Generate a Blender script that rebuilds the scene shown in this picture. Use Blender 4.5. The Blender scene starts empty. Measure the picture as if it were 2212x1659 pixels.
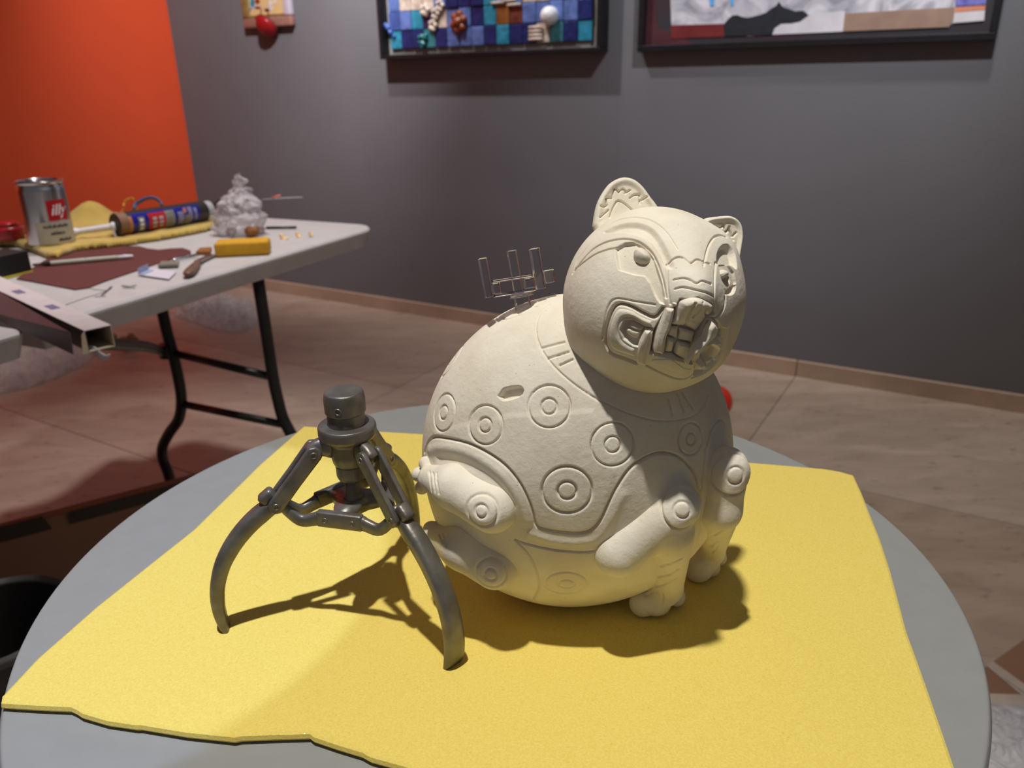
import bpy, bmesh, math, random
import numpy as np
from mathutils import Vector, Matrix

# ------------------------------------------------------------------ camera
FPX, PITCH, ROLL, CAMH = 1680.0, math.radians(21.144), math.radians(0.9), 1.062
CX, CY = 1106.0, 829.5
scene = bpy.context.scene
col = scene.collection
_U = np.array([-math.sin(ROLL) * math.cos(PITCH), -math.cos(ROLL) * math.cos(PITCH), -math.sin(PITCH)])
_F = np.array([0, 0, 1.0]) - _U * _U[2]
_F /= np.linalg.norm(_F)
_R = np.cross(_F, _U)
MC = np.array([_R, _F, _U])            # camera (x right, y down, z forward) -> world
CAM = np.array([0, 0, CAMH])
FWD = MC @ np.array([0, 0, 1.0])

cam_d = bpy.data.cameras.new('camera')
cam = bpy.data.objects.new('camera', cam_d)
col.objects.link(cam)
cam_d.sensor_width = 36.0
cam_d.lens = 36.0 * FPX / 2212.0
cam_d.clip_start = 0.01
cx_, cy_, cz_ = MC[:, 0], -MC[:, 1], -MC[:, 2]
cam.matrix_world = Matrix(((cx_[0], cy_[0], cz_[0], 0), (cx_[1], cy_[1], cz_[1], 0), (cx_[2], cy_[2], cz_[2], CAMH), (0, 0, 0, 1)))
cam_d.dof.use_dof = True
cam_d.dof.focus_distance = 0.405
cam_d.dof.aperture_fstop = 13.0
scene.camera = cam

# ------------------------------------------------------------------ world, lights, exposure
scene.view_settings.view_transform = 'Standard'
scene.view_settings.look = 'None'
scene.view_settings.gamma = 1.0
scene.view_settings.use_curve_mapping = False
scene.view_settings.exposure = 0.0
world = bpy.data.worlds.new('room_ambient')
scene.world = world
world.use_nodes = True
world.node_tree.nodes['Background'].inputs[0].default_value = (0.95, 0.93, 1.0, 1)
world.node_tree.nodes['Background'].inputs[1].default_value = 0.10


def spot(name, loc, target, power, size_deg, blend, radius, color=(1, 1, 1)):
    d = bpy.data.lights.new(name, 'SPOT')
    d.energy = power
    d.spot_size = math.radians(size_deg)
    d.spot_blend = blend
    d.shadow_soft_size = radius
    d.color = color
    o = bpy.data.objects.new(name, d)
    col.objects.link(o)
    o.location = loc
    o.rotation_euler = (Vector(target) - Vector(loc)).to_track_quat('-Z', 'Y').to_euler()
    return o


# track spots over the round table
spot('track_spot_key', (-0.18, 0.05, 3.1), (0.02, 0.45, 0.75), 205, 34, 0.5, 0.034, (1.0, 0.965, 0.885))
spot('track_spot_second', (-0.19, 0.05, 3.1), (-0.293, 0.455, 0.75), 88, 9.9, 0.06, 0.006, (0.42, 0.60, 1.0))
# track spots washing the pictures and the orange wall
spot('track_spot_mosaic', (-0.75, 2.75, 3.1), (-0.05, 3.6, 1.65), 150, 72, 0.9, 0.04, (1.0, 0.95, 0.96))
spot('track_spot_mosaic_steep', (-0.02, 3.05, 3.2), (-0.1, 3.6, 1.6), 52, 60, 0.9, 0.04, (1.0, 0.95, 0.96))
spot('track_spot_collage', (0.75, 1.3, 2.9), (1.1, 2.85, 1.65), 180, 58, 0.9, 0.04, (0.93, 0.95, 1.0))
spot('track_spot_icon', (-0.75, 2.5, 2.7), (-1.05, 4.0, 1.65), 230, 72, 0.9, 0.04, (1.0, 0.95, 0.96))
spot('track_spot_orange_wall', (-2.0, 2.2, 3.1), (-2.9, 2.75, 1.35), 210, 68, 0.9, 0.05, (1.0, 0.95, 0.9))
# added fill lamps, no known fixtures, to brighten the floor and the folding table
spot('fill_spot_floor', (1.0, 1.9, 3.2), (1.15, 2.0, 0.0), 140, 62, 0.9, 0.08, (1.0, 0.93, 0.86))  # added fill, lifts the distant floor instead of stronger ambient
spot('fill_spot_work_table', (-0.75, 2.0, 3.2), (-0.78, 1.85, 0.7), 150, 50, 0.9, 0.10, (1.0, 0.90, 0.88))  # added fill for the folding table, pinkish to suggest orange wall bounce
spot('fill_spot_work_front', (0.25, 1.0, 3.1), (-0.65, 1.55, 0.6), 170, 36, 0.9, 0.08, (1.0, 0.97, 0.97))  # added frontal fill for the folding table's rim


# ------------------------------------------------------------------ pixel helpers (a pixel is only a direction)
def ray(u, v):
    return MC @ np.array([(u - CX) / FPX, (v - CY) / FPX, 1.0])


def atz(u, v, z):
    d = ray(u, v)
    return CAM + d * ((z - CAMH) / d[2])


def onplane(u, v, p0, n):
    d = ray(u, v)
    return CAM + d * (np.dot(np.asarray(p0) - CAM, n) / np.dot(d, n))


def rays(uv):
    uv = np.asarray(uv, float)
    d = np.c_[(uv[:, 0] - CX) / FPX, (uv[:, 1] - CY) / FPX, np.ones(len(uv))]
    return d @ MC.T


def proj(P):
    c = (np.asarray(P, float) - CAM) @ MC
    return np.c_[CX + FPX * c[:, 0] / c[:, 2], CY + FPX * c[:, 1] / c[:, 2]]


def mpp(P):
    return float(np.dot(np.asarray(P) - CAM, FWD)) / FPX


# ------------------------------------------------------------------ materials
MATS = {}


def new_mat(name):
    m = bpy.data.materials.new(name)
    m.use_nodes = True
    MATS[name] = m
    nt = m.node_tree
    return m, nt, nt.nodes['Principled BSDF']


def mat(name, color, rough=0.6, metal=0.0, var=0.0, vscale=20.0, bump=0.0, bscale=200.0, spec=0.5,
        trans=0.0, ior=1.45, alpha=1.0, color2=None, detail=4.0, coat=0.0, sheen=0.0, distort=0.0):
    """Principled material with noise-driven colour variation and fine bump, in object space."""
    m, nt, b = new_mat(name)
    b.inputs['Roughness'].default_value = rough
    b.inputs['Metallic'].default_value = metal
    b.inputs['Specular IOR Level'].default_value = spec
    b.inputs['Transmission Weight'].default_value = trans
    b.inputs['IOR'].default_value = ior
    b.inputs['Alpha'].default_value = alpha
    b.inputs['Coat Weight'].default_value = coat
    b.inputs['Sheen Weight'].default_value = sheen
    b.inputs['Base Color'].default_value = (*color, 1)
    tc = nt.nodes.new('ShaderNodeTexCoord')
    if var > 0 or color2 is not None:
        n = nt.nodes.new('ShaderNodeTexNoise')
        n.inputs['Scale'].default_value = vscale
        n.inputs['Detail'].default_value = detail
        n.inputs['Distortion'].default_value = distort
        nt.links.new(tc.outputs['Object'], n.inputs['Vector'])
        r = nt.nodes.new('ShaderNodeValToRGB')
        c2 = color2 if color2 is not None else tuple(c * (1 - var) for c in color)
        r.color_ramp.elements[0].position = 0.35
        r.color_ramp.elements[1].position = 0.65
        r.color_ramp.elements[0].color = (*c2, 1)
        r.color_ramp.elements[1].color = (*color, 1)
        nt.links.new(n.outputs['Fac'], r.inputs['Fac'])
        nt.links.new(r.outputs['Color'], b.inputs['Base Color'])
    if bump > 0:
        n2 = nt.nodes.new('ShaderNodeTexNoise')
        n2.inputs['Scale'].default_value = bscale
        n2.inputs['Detail'].default_value = 5.0
        nt.links.new(tc.outputs['Object'], n2.inputs['Vector'])
        bp = nt.nodes.new('ShaderNodeBump')
        bp.inputs['Strength'].default_value = 1.0
        bp.inputs['Distance'].default_value = bump
        nt.links.new(n2.outputs['Fac'], bp.inputs['Height'])
        nt.links.new(bp.outputs['Normal'], b.inputs['Normal'])
    return m


# unglazed ceramic: cream slip, faint warm blotches, burnish marks and pits
def ceramic_mat():
    m, nt, b = new_mat('bisque_ceramic')
    tc = nt.nodes.new('ShaderNodeTexCoord')
    n = nt.nodes.new('ShaderNodeTexNoise'); n.inputs['Scale'].default_value = 45; n.inputs['Detail'].default_value = 6
    nt.links.new(tc.outputs['Object'], n.inputs['Vector'])
    r = nt.nodes.new('ShaderNodeValToRGB')
    r.color_ramp.elements[0].position = 0.3; r.color_ramp.elements[0].color = (0.74, 0.665, 0.54, 1)
    r.color_ramp.elements[1].position = 0.62; r.color_ramp.elements[1].color = (0.82, 0.765, 0.65, 1)
    nt.links.new(n.outputs['Fac'], r.inputs['Fac'])
    # sparse dark specks
    v = nt.nodes.new('ShaderNodeTexVoronoi'); v.inputs['Scale'].default_value = 420; v.inputs['Randomness'].default_value = 1
    nt.links.new(tc.outputs['Object'], v.inputs['Vector'])
    lt = nt.nodes.new('ShaderNodeMath'); lt.operation = 'LESS_THAN'; lt.inputs[1].default_value = 0.09
    nt.links.new(v.outputs['Distance'], lt.inputs[0])
    sep = nt.nodes.new('ShaderNodeSeparateColor'); nt.links.new(v.outputs['Color'], sep.inputs['Color'])
    gt = nt.nodes.new('ShaderNodeMath'); gt.operation = 'GREATER_THAN'; gt.inputs[1].default_value = 0.93
    nt.links.new(sep.outputs['Red'], gt.inputs[0])
    mu = nt.nodes.new('ShaderNodeMath'); mu.operation = 'MULTIPLY'
    nt.links.new(lt.outputs[0], mu.inputs[0]); nt.links.new(gt.outputs[0], mu.inputs[1])
    mix = nt.nodes.new('ShaderNodeMix'); mix.data_type = 'RGBA'
    nt.links.new(mu.outputs[0], mix.inputs['Factor'])
    nt.links.new(r.outputs['Color'], mix.inputs[6]); mix.inputs[7].default_value = (0.22, 0.17, 0.11, 1)
    nt.links.new(mix.outputs[2], b.inputs['Base Color'])
    b.inputs['Roughness'].default_value = 0.78
    b.inputs['Specular IOR Level'].default_value = 0.3
    n2 = nt.nodes.new('ShaderNodeTexNoise'); n2.inputs['Scale'].default_value = 230; n2.inputs['Detail'].default_value = 8
    n2.inputs['Roughness'].default_value = 0.62
    nt.links.new(tc.outputs['Object'], n2.inputs['Vector'])
    bp = nt.nodes.new('ShaderNodeBump'); bp.inputs['Distance'].default_value = 0.0009; bp.inputs['Strength'].default_value = 0.5
    nt.links.new(n2.outputs['Fac'], bp.inputs['Height'])
    nt.links.new(bp.outputs['Normal'], b.inputs['Normal'])
    return m


# open-cell foam: yellow with tiny glinting cell walls
def foam_mat():
    m, nt, b = new_mat('yellow_foam')
    tc = nt.nodes.new('ShaderNodeTexCoord')
    n = nt.nodes.new('ShaderNodeTexNoise'); n.inputs['Scale'].default_value = 900; n.inputs['Detail'].default_value = 3
    nt.links.new(tc.outputs['Object'], n.inputs['Vector'])
    r = nt.nodes.new('ShaderNodeValToRGB')
    r.color_ramp.elements[0].position = 0.3; r.color_ramp.elements[0].color = (0.74, 0.565, 0.105, 1)
    r.color_ramp.elements[1].position = 0.7; r.color_ramp.elements[1].color = (0.82, 0.65, 0.16, 1)
    nt.links.new(n.outputs['Fac'], r.inputs['Fac'])
    nt.links.new(r.outputs['Color'], b.inputs['Base Color'])
    v = nt.nodes.new('ShaderNodeTexVoronoi'); v.inputs['Scale'].default_value = 900
    nt.links.new(tc.outputs['Object'], v.inputs['Vector'])
    sep = nt.nodes.new('ShaderNodeSeparateColor'); nt.links.new(v.outputs['Color'], sep.inputs['Color'])
    mr = nt.nodes.new('ShaderNodeMapRange')
    mr.inputs['From Min'].default_value = 0.0; mr.inputs['From Max'].default_value = 0.06
    mr.inputs['To Min'].default_value = 0.16; mr.inputs['To Max'].default_value = 0.8
    nt.links.new(sep.outputs['Red'], mr.inputs['Value'])
    nt.links.new(mr.outputs['Result'], b.inputs['Roughness'])
    bp = nt.nodes.new('ShaderNodeBump'); bp.inputs['Distance'].default_value = 0.00022; bp.inputs['Strength'].default_value = 0.5
    nt.links.new(v.outputs['Distance'], bp.inputs['Height'])
    nt.links.new(bp.outputs['Normal'], b.inputs['Normal'])
    b.inputs['Sheen Weight'].default_value = 0.25
    b.inputs['Sheen Tint'].default_value = (1.0, 0.85, 0.45, 1)
    return m


# dark metallic glaze, browner on edges, olive patches
def glaze_mat():
    m, nt, b = new_mat('pewter_glaze')
    tc = nt.nodes.new('ShaderNodeTexCoord')
    n = nt.nodes.new('ShaderNodeTexNoise'); n.inputs['Scale'].default_value = 70; n.inputs['Detail'].default_value = 6
    nt.links.new(tc.outputs['Object'], n.inputs['Vector'])
    r = nt.nodes.new('ShaderNodeValToRGB')
    e = r.color_ramp.elements
    e[0].position = 0.3; e[0].color = (0.13, 0.115, 0.10, 1)
    e[1].position = 0.7; e[1].color = (0.24, 0.225, 0.20, 1)
    nt.links.new(n.outputs['Fac'], r.inputs['Fac'])
    nt.links.new(r.outputs['Color'], b.inputs['Base Color'])
    b.inputs['Metallic'].default_value = 0.62
    b.inputs['Roughness'].default_value = 0.42
    n2 = nt.nodes.new('ShaderNodeTexNoise'); n2.inputs['Scale'].default_value = 260; n2.inputs['Detail'].default_value = 4
    nt.links.new(tc.outputs['Object'], n2.inputs['Vector'])
    bp = nt.nodes.new('ShaderNodeBump'); bp.inputs['Distance'].default_value = 0.0004; bp.inputs['Strength'].default_value = 0.5
    nt.links.new(n2.outputs['Fac'], bp.inputs['Height'])
    nt.links.new(bp.outputs['Normal'], b.inputs['Normal'])
    return m


# cut limestone: beige with stretched veins and small pits
def stone_mat(name, c1, c2, rot):
    m, nt, b = new_mat(name)
    tc = nt.nodes.new('ShaderNodeTexCoord')
    mp = nt.nodes.new('ShaderNodeMapping')
    mp.inputs['Rotation'].default_value = (0, 0, rot)
    mp.inputs['Scale'].default_value = (1.0, 3.2, 1.0)
    nt.links.new(tc.outputs['Object'], mp.inputs['Vector'])
    n = nt.nodes.new('ShaderNodeTexNoise'); n.inputs['Scale'].default_value = 3.2; n.inputs['Detail'].default_value = 8
    n.inputs['Distortion'].default_value = 0.8; n.inputs['Roughness'].default_value = 0.62
    nt.links.new(mp.outputs['Vector'], n.inputs['Vector'])
    r = nt.nodes.new('ShaderNodeValToRGB')
    r.color_ramp.elements[0].position = 0.32; r.color_ramp.elements[0].color = (*c1, 1)
    r.color_ramp.elements[1].position = 0.68; r.color_ramp.elements[1].color = (*c2, 1)
    nt.links.new(n.outputs['Fac'], r.inputs['Fac'])
    n3 = nt.nodes.new('ShaderNodeTexNoise'); n3.inputs['Scale'].default_value = 18; n3.inputs['Detail'].default_value = 5
    nt.links.new(mp.outputs['Vector'], n3.inputs['Vector'])
    r3 = nt.nodes.new('ShaderNodeValToRGB')
    r3.color_ramp.elements[0].position = 0.27; r3.color_ramp.elements[0].color = (0.45, 0.42, 0.42, 1)
    r3.color_ramp.elements[1].position = 0.40; r3.color_ramp.elements[1].color = (1, 1, 1, 1)
    nt.links.new(n3.outputs['Fac'], r3.inputs['Fac'])
    mix = nt.nodes.new('ShaderNodeMix'); mix.data_type = 'RGBA'; mix.blend_type = 'MULTIPLY'
    mix.inputs['Factor'].default_value = 0.8
    nt.links.new(r.outputs['Color'], mix.inputs[6]); nt.links.new(r3.outputs['Color'], mix.inputs[7])
    nt.links.new(mix.outputs[2], b.inputs['Base Color'])
    b.inputs['Roughness'].default_value = 0.38
    b.inputs['Specular IOR Level'].default_value = 0.45
    return m


ceramic_mat(); foam_mat(); glaze_mat()
mat('table_grey', (0.275, 0.278, 0.272), rough=0.5, var=0.04, vscale=60, bump=0.0001, bscale=900)
mat('dark_steel', (0.03, 0.028, 0.026), rough=0.35, metal=0.4, var=0.2, vscale=30)
mat('wall_grey_paint', (0.163, 0.162, 0.174), rough=0.85, var=0.06, vscale=3, bump=0.0006, bscale=160)
mat('wall_orange_paint', (0.74, 0.082, 0.022), rough=0.85, var=0.05, vscale=3, bump=0.0006, bscale=160)
mat('stone_joint', (0.27, 0.22, 0.175), rough=0.8)


# ------------------------------------------------------------------ mesh helpers
ORIG = {}     # world position of each root, so parts can be given in world coordinates


def link(name, me, m, parent=None, smooth=True):
    o = bpy.data.objects.new(name, me)
    if m is not None:
        me.materials.append(MATS[m] if isinstance(m, str) else m)
    if smooth:
        me.polygons.foreach_set('use_smooth', np.ones(len(me.polygons), bool))
    col.objects.link(o)
    if parent is not None:
        o.parent = parent
    return o


def root_of(p):
    while p is not None and p.parent is not None:
        p = p.parent
    return p


def base_of(parent):
    if parent is None:
        return np.zeros(3)
    return ORIG.get(root_of(parent).name, np.zeros(3))


def mesh(name, V, Fc, m, parent=None, smooth=True):
    V = np.asarray(V, float) - base_of(parent)
    me = bpy.data.meshes.new(name)
    if isinstance(Fc, np.ndarray) and Fc.ndim == 2:
        k = Fc.shape[1]
        me.vertices.add(len(V)); me.vertices.foreach_set('co', V.ravel())
        me.loops.add(Fc.size); me.loops.foreach_set('vertex_index', Fc.ravel().astype(np.int32))
        me.polygons.add(len(Fc))
        me.polygons.foreach_set('loop_start', np.arange(0, Fc.size, k, dtype=np.int32))
        me.update(calc_edges=True)
        me.validate()
    else:
        me.from_pydata([tuple(v) for v in V], [], [tuple(int(i) for i in f) for f in Fc])
        me.update()
    return link(name, me, m, parent, smooth)


def bm_obj(name, bm, m, parent=None, smooth=False):
    b = base_of(parent)
    if np.any(b):
        bmesh.ops.translate(bm, vec=Vector(-b), verts=bm.verts)
    me = bpy.data.meshes.new(name)
    bm.normal_update()
    bm.to_mesh(me)
    bm.free()
    return link(name, me, m, parent, smooth)


def thing(name, loc, label, cat, group=None):
    o = bpy.data.objects.new(name, None)
    o.empty_display_size = 0.02
    col.objects.link(o)
    o.location = tuple(loc)
    ORIG[o.name] = np.asarray(loc, float)
    return tag(o, label, cat, group)


def tag(o, label, cat=None, group=None):
    o['label'] = label
    if cat:
        o['category'] = cat
    if group:
        o['group'] = group
    return o


def struct(o):
    o['kind'] = 'structure'
    return o


def frame_from(x, up=(0, 0, 1)):
    x = np.asarray(x, float); x = x / np.linalg.norm(x)
    up = np.asarray(up, float)
    z = up - x * np.dot(up, x); z /= np.linalg.norm(z)
    y = np.cross(z, x)
    return x, y, z


def bm_box(bm, c, size, axes=None, bevel=0.0, seg=2):
    """box centred at c with size along the three axes"""
    c = np.asarray(c, float)
    A = np.eye(3) if axes is None else np.asarray(axes, float)
    vs = []
    for sx in (-.5, .5):
        for sy in (-.5, .5):
            for sz in (-.5, .5):
                vs.append(bm.verts.new(tuple(c + A[0] * sx * size[0] + A[1] * sy * size[1] + A[2] * sz * size[2])))
    fs = [(0, 1, 3, 2), (4, 6, 7, 5), (0, 4, 5, 1), (2, 3, 7, 6), (0, 2, 6, 4), (1, 5, 7, 3)]
    ff = [bm.faces.new([vs[i] for i in f]) for f in fs]
    bmesh.ops.recalc_face_normals(bm, faces=ff)
    if bevel > 0:
        es = set()
        for f in ff:
            es.update(f.edges)
        bmesh.ops.bevel(bm, geom=list(es), offset=bevel, segments=seg, profile=0.5, affect='EDGES')


def box(name, c, size, m, parent=None, axes=None, bevel=0.0, seg=2, smooth=False):
    bm = bmesh.new()
    bm_box(bm, c, size, axes, bevel, seg)
    return bm_obj(name, bm, m, parent, smooth)


def revolve(name, prof, m, parent=None, centre=(0, 0, 0), axis=(0, 0, 1), seg=48, smooth=True, xdir=None, arc=None):
    """lathe profile [(r, h)] around axis at centre"""
    a = np.asarray(axis, float); a /= np.linalg.norm(a)
    h = np.array([1.0, 0, 0]) if abs(a[0]) < 0.9 else np.array([0, 1.0, 0])
    if xdir is not None:
        h = np.asarray(xdir, float)
    e1 = h - a * np.dot(h, a); e1 /= np.linalg.norm(e1)
    e2 = np.cross(a, e1)
    n = len(prof)
    V, Fs = [], []
    a0, a1 = (0, 2 * math.pi) if arc is None else arc
    full = arc is None
    cnt = seg if full else seg + 1
    for k in range(cnt):
        t = a0 + (a1 - a0) * k / seg
        d = e1 * math.cos(t) + e2 * math.sin(t)
        for (r, hh) in prof:
            V.append(np.asarray(centre) + d * r + a * hh)
    for k in range(seg):
        k2 = (k + 1) % cnt
        for i in range(n - 1):
            Fs.append((k * n + i, k2 * n + i, k2 * n + i + 1, k * n + i + 1))
    o = mesh(name, V, Fs, m, parent, smooth)
    bm = bmesh.new(); bm.from_mesh(o.data)
    bmesh.ops.remove_doubles(bm, verts=bm.verts, dist=1e-6)
    bmesh.ops.dissolve_degenerate(bm, edges=bm.edges, dist=1e-7)
    if full:
        bmesh.ops.recalc_face_normals(bm, faces=bm.faces)
    bm.to_mesh(o.data); bm.free()
    return o


def rprof(pts, r=0.001, seg=3):
    """round the inner corners of a lathe profile"""
    out = [pts[0]]
    for i in range(1, len(pts) - 1):
        p0, p1, p2 = np.array(pts[i - 1], float), np.array(pts[i], float), np.array(pts[i + 1], float)
        a, b = p0 - p1, p2 - p1
        la, lb = np.linalg.norm(a), np.linalg.norm(b)
        q = min(r, la * 0.3, lb * 0.3)
        A, B = p1 + a / la * q, p1 + b / lb * q
        out.append(tuple(p1 + a / la * q * 1.45))
        for k in range(seg + 1):
            t = k / seg
            out.append(tuple((1 - t) ** 2 * A + 2 * t * (1 - t) * p1 + t * t * B))
        out.append(tuple(p1 + b / lb * q * 1.45))
    out.append(pts[-1])
    return out


def smooth_path(P, n):
    """Catmull-Rom through the points"""
    P = np.asarray(P, float)
    if len(P) == 2:
        t = np.linspace(0, 1, n)[:, None]
        return P[0] * (1 - t) + P[1] * t
    Q = np.vstack([2 * P[0] - P[1], P, 2 * P[-1] - P[-2]])
    L = len(P) - 1
    out = []
    for s in np.linspace(0, L - 1e-9, n):
        i = int(s); t = s - i
        p0, p1, p2, p3 = Q[i], Q[i + 1], Q[i + 2], Q[i + 3]
        out.append(0.5 * ((2 * p1) + (-p0 + p2) * t + (2 * p0 - 5 * p1 + 4 * p2 - p3) * t * t + (-p0 + 3 * p1 - 3 * p2 + p3) * t ** 3))
    return np.array(out)


def sweep(name, path, m, parent=None, width=0.01, thick=0.01, side=None, ns=12, power=2.0, smooth=True, cap=True):
    """superellipse section swept along path; width (along side) and thick may be arrays"""
    P = np.asarray(path, float)
    n = len(P)
    width = np.broadcast_to(np.asarray(width, float), (n,))
    thick = np.broadcast_to(np.asarray(thick, float), (n,))
    T = np.gradient(P, axis=0); T /= np.linalg.norm(T, axis=1)[:, None]
    V = []
    s_prev = None
    for i in range(n):
        if side is not None:
            s = np.asarray(side, float)
        else:
            s = s_prev if s_prev is not None else (np.array([0, 0, 1.0]) if abs(T[i][2]) < 0.9 else np.array([1.0, 0, 0]))
        s = s - T[i] * np.dot(s, T[i]); s /= np.linalg.norm(s)
        s_prev = s
        w = np.cross(T[i], s)
        for k in range(ns):
            a = 2 * math.pi * (k + 0.5) / ns
            c, d = math.cos(a), math.sin(a)
            q = (abs(c) ** power + abs(d) ** power) ** (-1 / power)
            V.append(P[i] + s * (c * q * width[i] / 2) + w * (d * q * thick[i] / 2))
    Fs = []
    for i in range(n - 1):
        for k in range(ns):
            k2 = (k + 1) % ns
            Fs.append((i * ns + k, i * ns + k2, (i + 1) * ns + k2, (i + 1) * ns + k))
    if cap:
        Fs.append(tuple(reversed(range(ns))))
        Fs.append(tuple((n - 1) * ns + k for k in range(ns)))
    return mesh(name, V, Fs, m, parent, smooth)


def prism(name, poly3, normal, t, m, parent=None, bevel=0.0, smooth=False, seg=2):
    """flat polygon extruded by t along normal (poly3 is the base face)"""
    bm = bmesh.new()
    nrm = np.asarray(normal, float)
    a = [bm.verts.new(tuple(p)) for p in poly3]
    b = [bm.verts.new(tuple(np.asarray(p) + nrm * t)) for p in poly3]
    n = len(a)
    top = bm.faces.new(b)
    bm.faces.new(list(reversed(a)))
    for i in range(n):
        j = (i + 1) % n
        bm.faces.new((a[i], a[j], b[j], b[i]))
    bmesh.ops.recalc_face_normals(bm, faces=bm.faces)
    if bevel > 0:
        bmesh.ops.bevel(bm, geom=list(top.edges), offset=bevel, segments=seg, profile=0.5, affect='EDGES')
    bmesh.ops.triangulate(bm, faces=[f for f in bm.faces if len(f.verts) > 4])
    return bm_obj(name, bm, m, parent, smooth)


def vnoise(P, scale, seed=0):
    """cheap smooth value noise on 3-D points, in -1..1"""
    P = np.asarray(P, float) * scale + seed * 17.31
    i = np.floor(P).astype(np.int64); f = P - i
    f = f * f * (3 - 2 * f)

    def h(a, b, c):
        n = (a * 374761393 + b * 668265263 + c * 2147483647 + seed * 1274126177) & 0x7fffffff
        n = ((n ^ (n >> 13)) * 1274126177) & 0x7fffffff
        return ((n ^ (n >> 16)) & 0xffff) / 32767.5 - 1
    o = 0
    for dx in (0, 1):
        for dy in (0, 1):
            for dz in (0, 1):
                w = (f[:, 0] if dx else 1 - f[:, 0]) * (f[:, 1] if dy else 1 - f[:, 1]) * (f[:, 2] if dz else 1 - f[:, 2])
                o = o + w * h(i[:, 0] + dx, i[:, 1] + dy, i[:, 2] + dz)
    return o


def surface_net(fn, lo, hi, h):
    """dual surface of fn = 0 on a regular grid"""
    lo = np.asarray(lo, float); hi = np.asarray(hi, float)
    n = np.ceil((hi - lo) / h).astype(int) + 1
    gx, gy, gz = [lo[k] + h * np.arange(n[k]) for k in range(3)]
    X, Y, Z = np.meshgrid(gx, gy, gz, indexing='ij')
    Fv = fn(np.c_[X.ravel(), Y.ravel(), Z.ravel()].astype(np.float32)).reshape(n)
    S = Fv < 0
    acc = np.zeros((*(n - 1), 3)); cnt = np.zeros(n - 1)
    corners = [(a, b, c) for a in (0, 1) for b in (0, 1) for c in (0, 1)]
    sl = lambda c: tuple(slice(c[k], n[k] - 1 + c[k]) for k in range(3))
    for c in corners:
        for ax in range(3):
            if c[ax] == 0:
                d = list(c); d[ax] = 1
                f0, f1 = Fv[sl(c)], Fv[sl(d)]
                cr = (f0 < 0) != (f1 < 0)
                t = np.where(cr, f0 / np.where(cr, f0 - f1, 1), 0)
                for k in range(3):
                    acc[..., k] += np.where(cr, (t if k == ax else c[k]), 0)
                cnt += cr
    act = cnt > 0
    idx = -np.ones(n - 1, np.int64)
    idx[act] = np.arange(act.sum())
    ii = np.argwhere(act)
    V = lo + h * (ii + acc[act] / cnt[act][:, None])
    Fs = []
    for ax in range(3):
        b, c = (ax + 1) % 3, (ax + 2) % 3
        s0 = [slice(1, n[k] - 1) for k in range(3)]; s0[ax] = slice(0, n[ax] - 1)
        s1 = list(s0); s1[ax] = slice(1, n[ax])
        a0, a1 = S[tuple(s0)], S[tuple(s1)]
        cr = np.argwhere(a0 != a1)
        if len(cr) == 0:
            continue
        sg = a0[tuple(cr.T)]
        off = np.array([1, 1, 1]); off[ax] = 0
        cell = cr + off

        def g(db, dc):
            q = cell.copy(); q[:, b] -= db; q[:, c] -= dc
            return idx[tuple(q.T)]
        q = np.c_[g(1, 1), g(0, 1), g(0, 0), g(1, 0)]
        q[~sg] = q[~sg][:, ::-1]
        Fs.append(q)
    return V, np.vstack(Fs)


def sd_cone(P, a, b, ra, rb):
    """round cone distance"""
    a = np.asarray(a, float); b = np.asarray(b, float)
    ba = b - a
    t = np.clip(((P - a) @ ba) / np.dot(ba, ba), 0, 1)
    return np.linalg.norm(P - a - t[:, None] * ba, axis=1) - (ra + (rb - ra) * t)


def sd_ball(P, c, r):
    return np.linalg.norm(P - np.asarray(c), axis=1) - r


def smin(a, b, k):
    h = np.clip(0.5 + 0.5 * (b - a) / k, 0, 1)
    return b * (1 - h) + a * h - k * h * (1 - h)


def seg_dist(P, line, maxd):
    """distance of points to a polyline, exact within maxd"""
    D = np.full(len(P), maxd)
    L = np.asarray(line, float)
    lo, hi = L.min(0) - maxd, L.max(0) + maxd
    pre = np.where(np.all((P > lo) & (P < hi), axis=1))[0]
    Q = P[pre]
    d = np.full(len(Q), maxd)
    for a, b in zip(L[:-1], L[1:]):
        l2, h2 = np.minimum(a, b) - maxd, np.maximum(a, b) + maxd
        k = np.where(np.all((Q > l2) & (Q < h2), axis=1))[0]
        if len(k) == 0:
            continue
        ba = b - a
        q = Q[k] - a
        t = np.clip((q @ ba) / max(np.dot(ba, ba), 1e-18), 0, 1)
        d[k] = np.minimum(d[k], np.linalg.norm(q - t[:, None] * ba, axis=1))
    D[pre] = d
    return D


def in_poly(uv, poly):
    x, y = uv[:, 0], uv[:, 1]
    P = np.asarray(poly, float)
    c = np.zeros(len(uv), bool)
    j = len(P) - 1
    for i in range(len(P)):
        xi, yi = P[i]; xj, yj = P[j]
        if yi != yj:
            k = ((yi > y) != (yj > y)) & (x < (xj - xi) * (y - yi) / (yj - yi) + xi)
            c ^= k
        j = i
    return c


def vnormals(V, Fq):
    N = np.zeros_like(V)
    a = V[Fq[:, 2]] - V[Fq[:, 0]]; b = V[Fq[:, 3]] - V[Fq[:, 1]]
    n = np.cross(a, b)
    for k in range(4):
        np.add.at(N, Fq[:, k], n)
    return N / np.maximum(np.linalg.norm(N, axis=1), 1e-12)[:, None]


def sstep(x):
    x = np.clip(x, 0, 1)
    return x * x * (3 - 2 * x)


# ================================================================== SETTING
WT = np.array([0.8562, -0.5167, 0.0])          # along the grey wall, towards the right
WN = np.array([-0.5167, -0.8562, 0.0])         # out of the grey wall, into the room
W0 = np.array([-1.3917, 4.2951, 0.0])          # a point on its foot
_c = onplane(425, 420, W0, WN)
T_CORNER = float(np.dot(_c - W0, WT))


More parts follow.
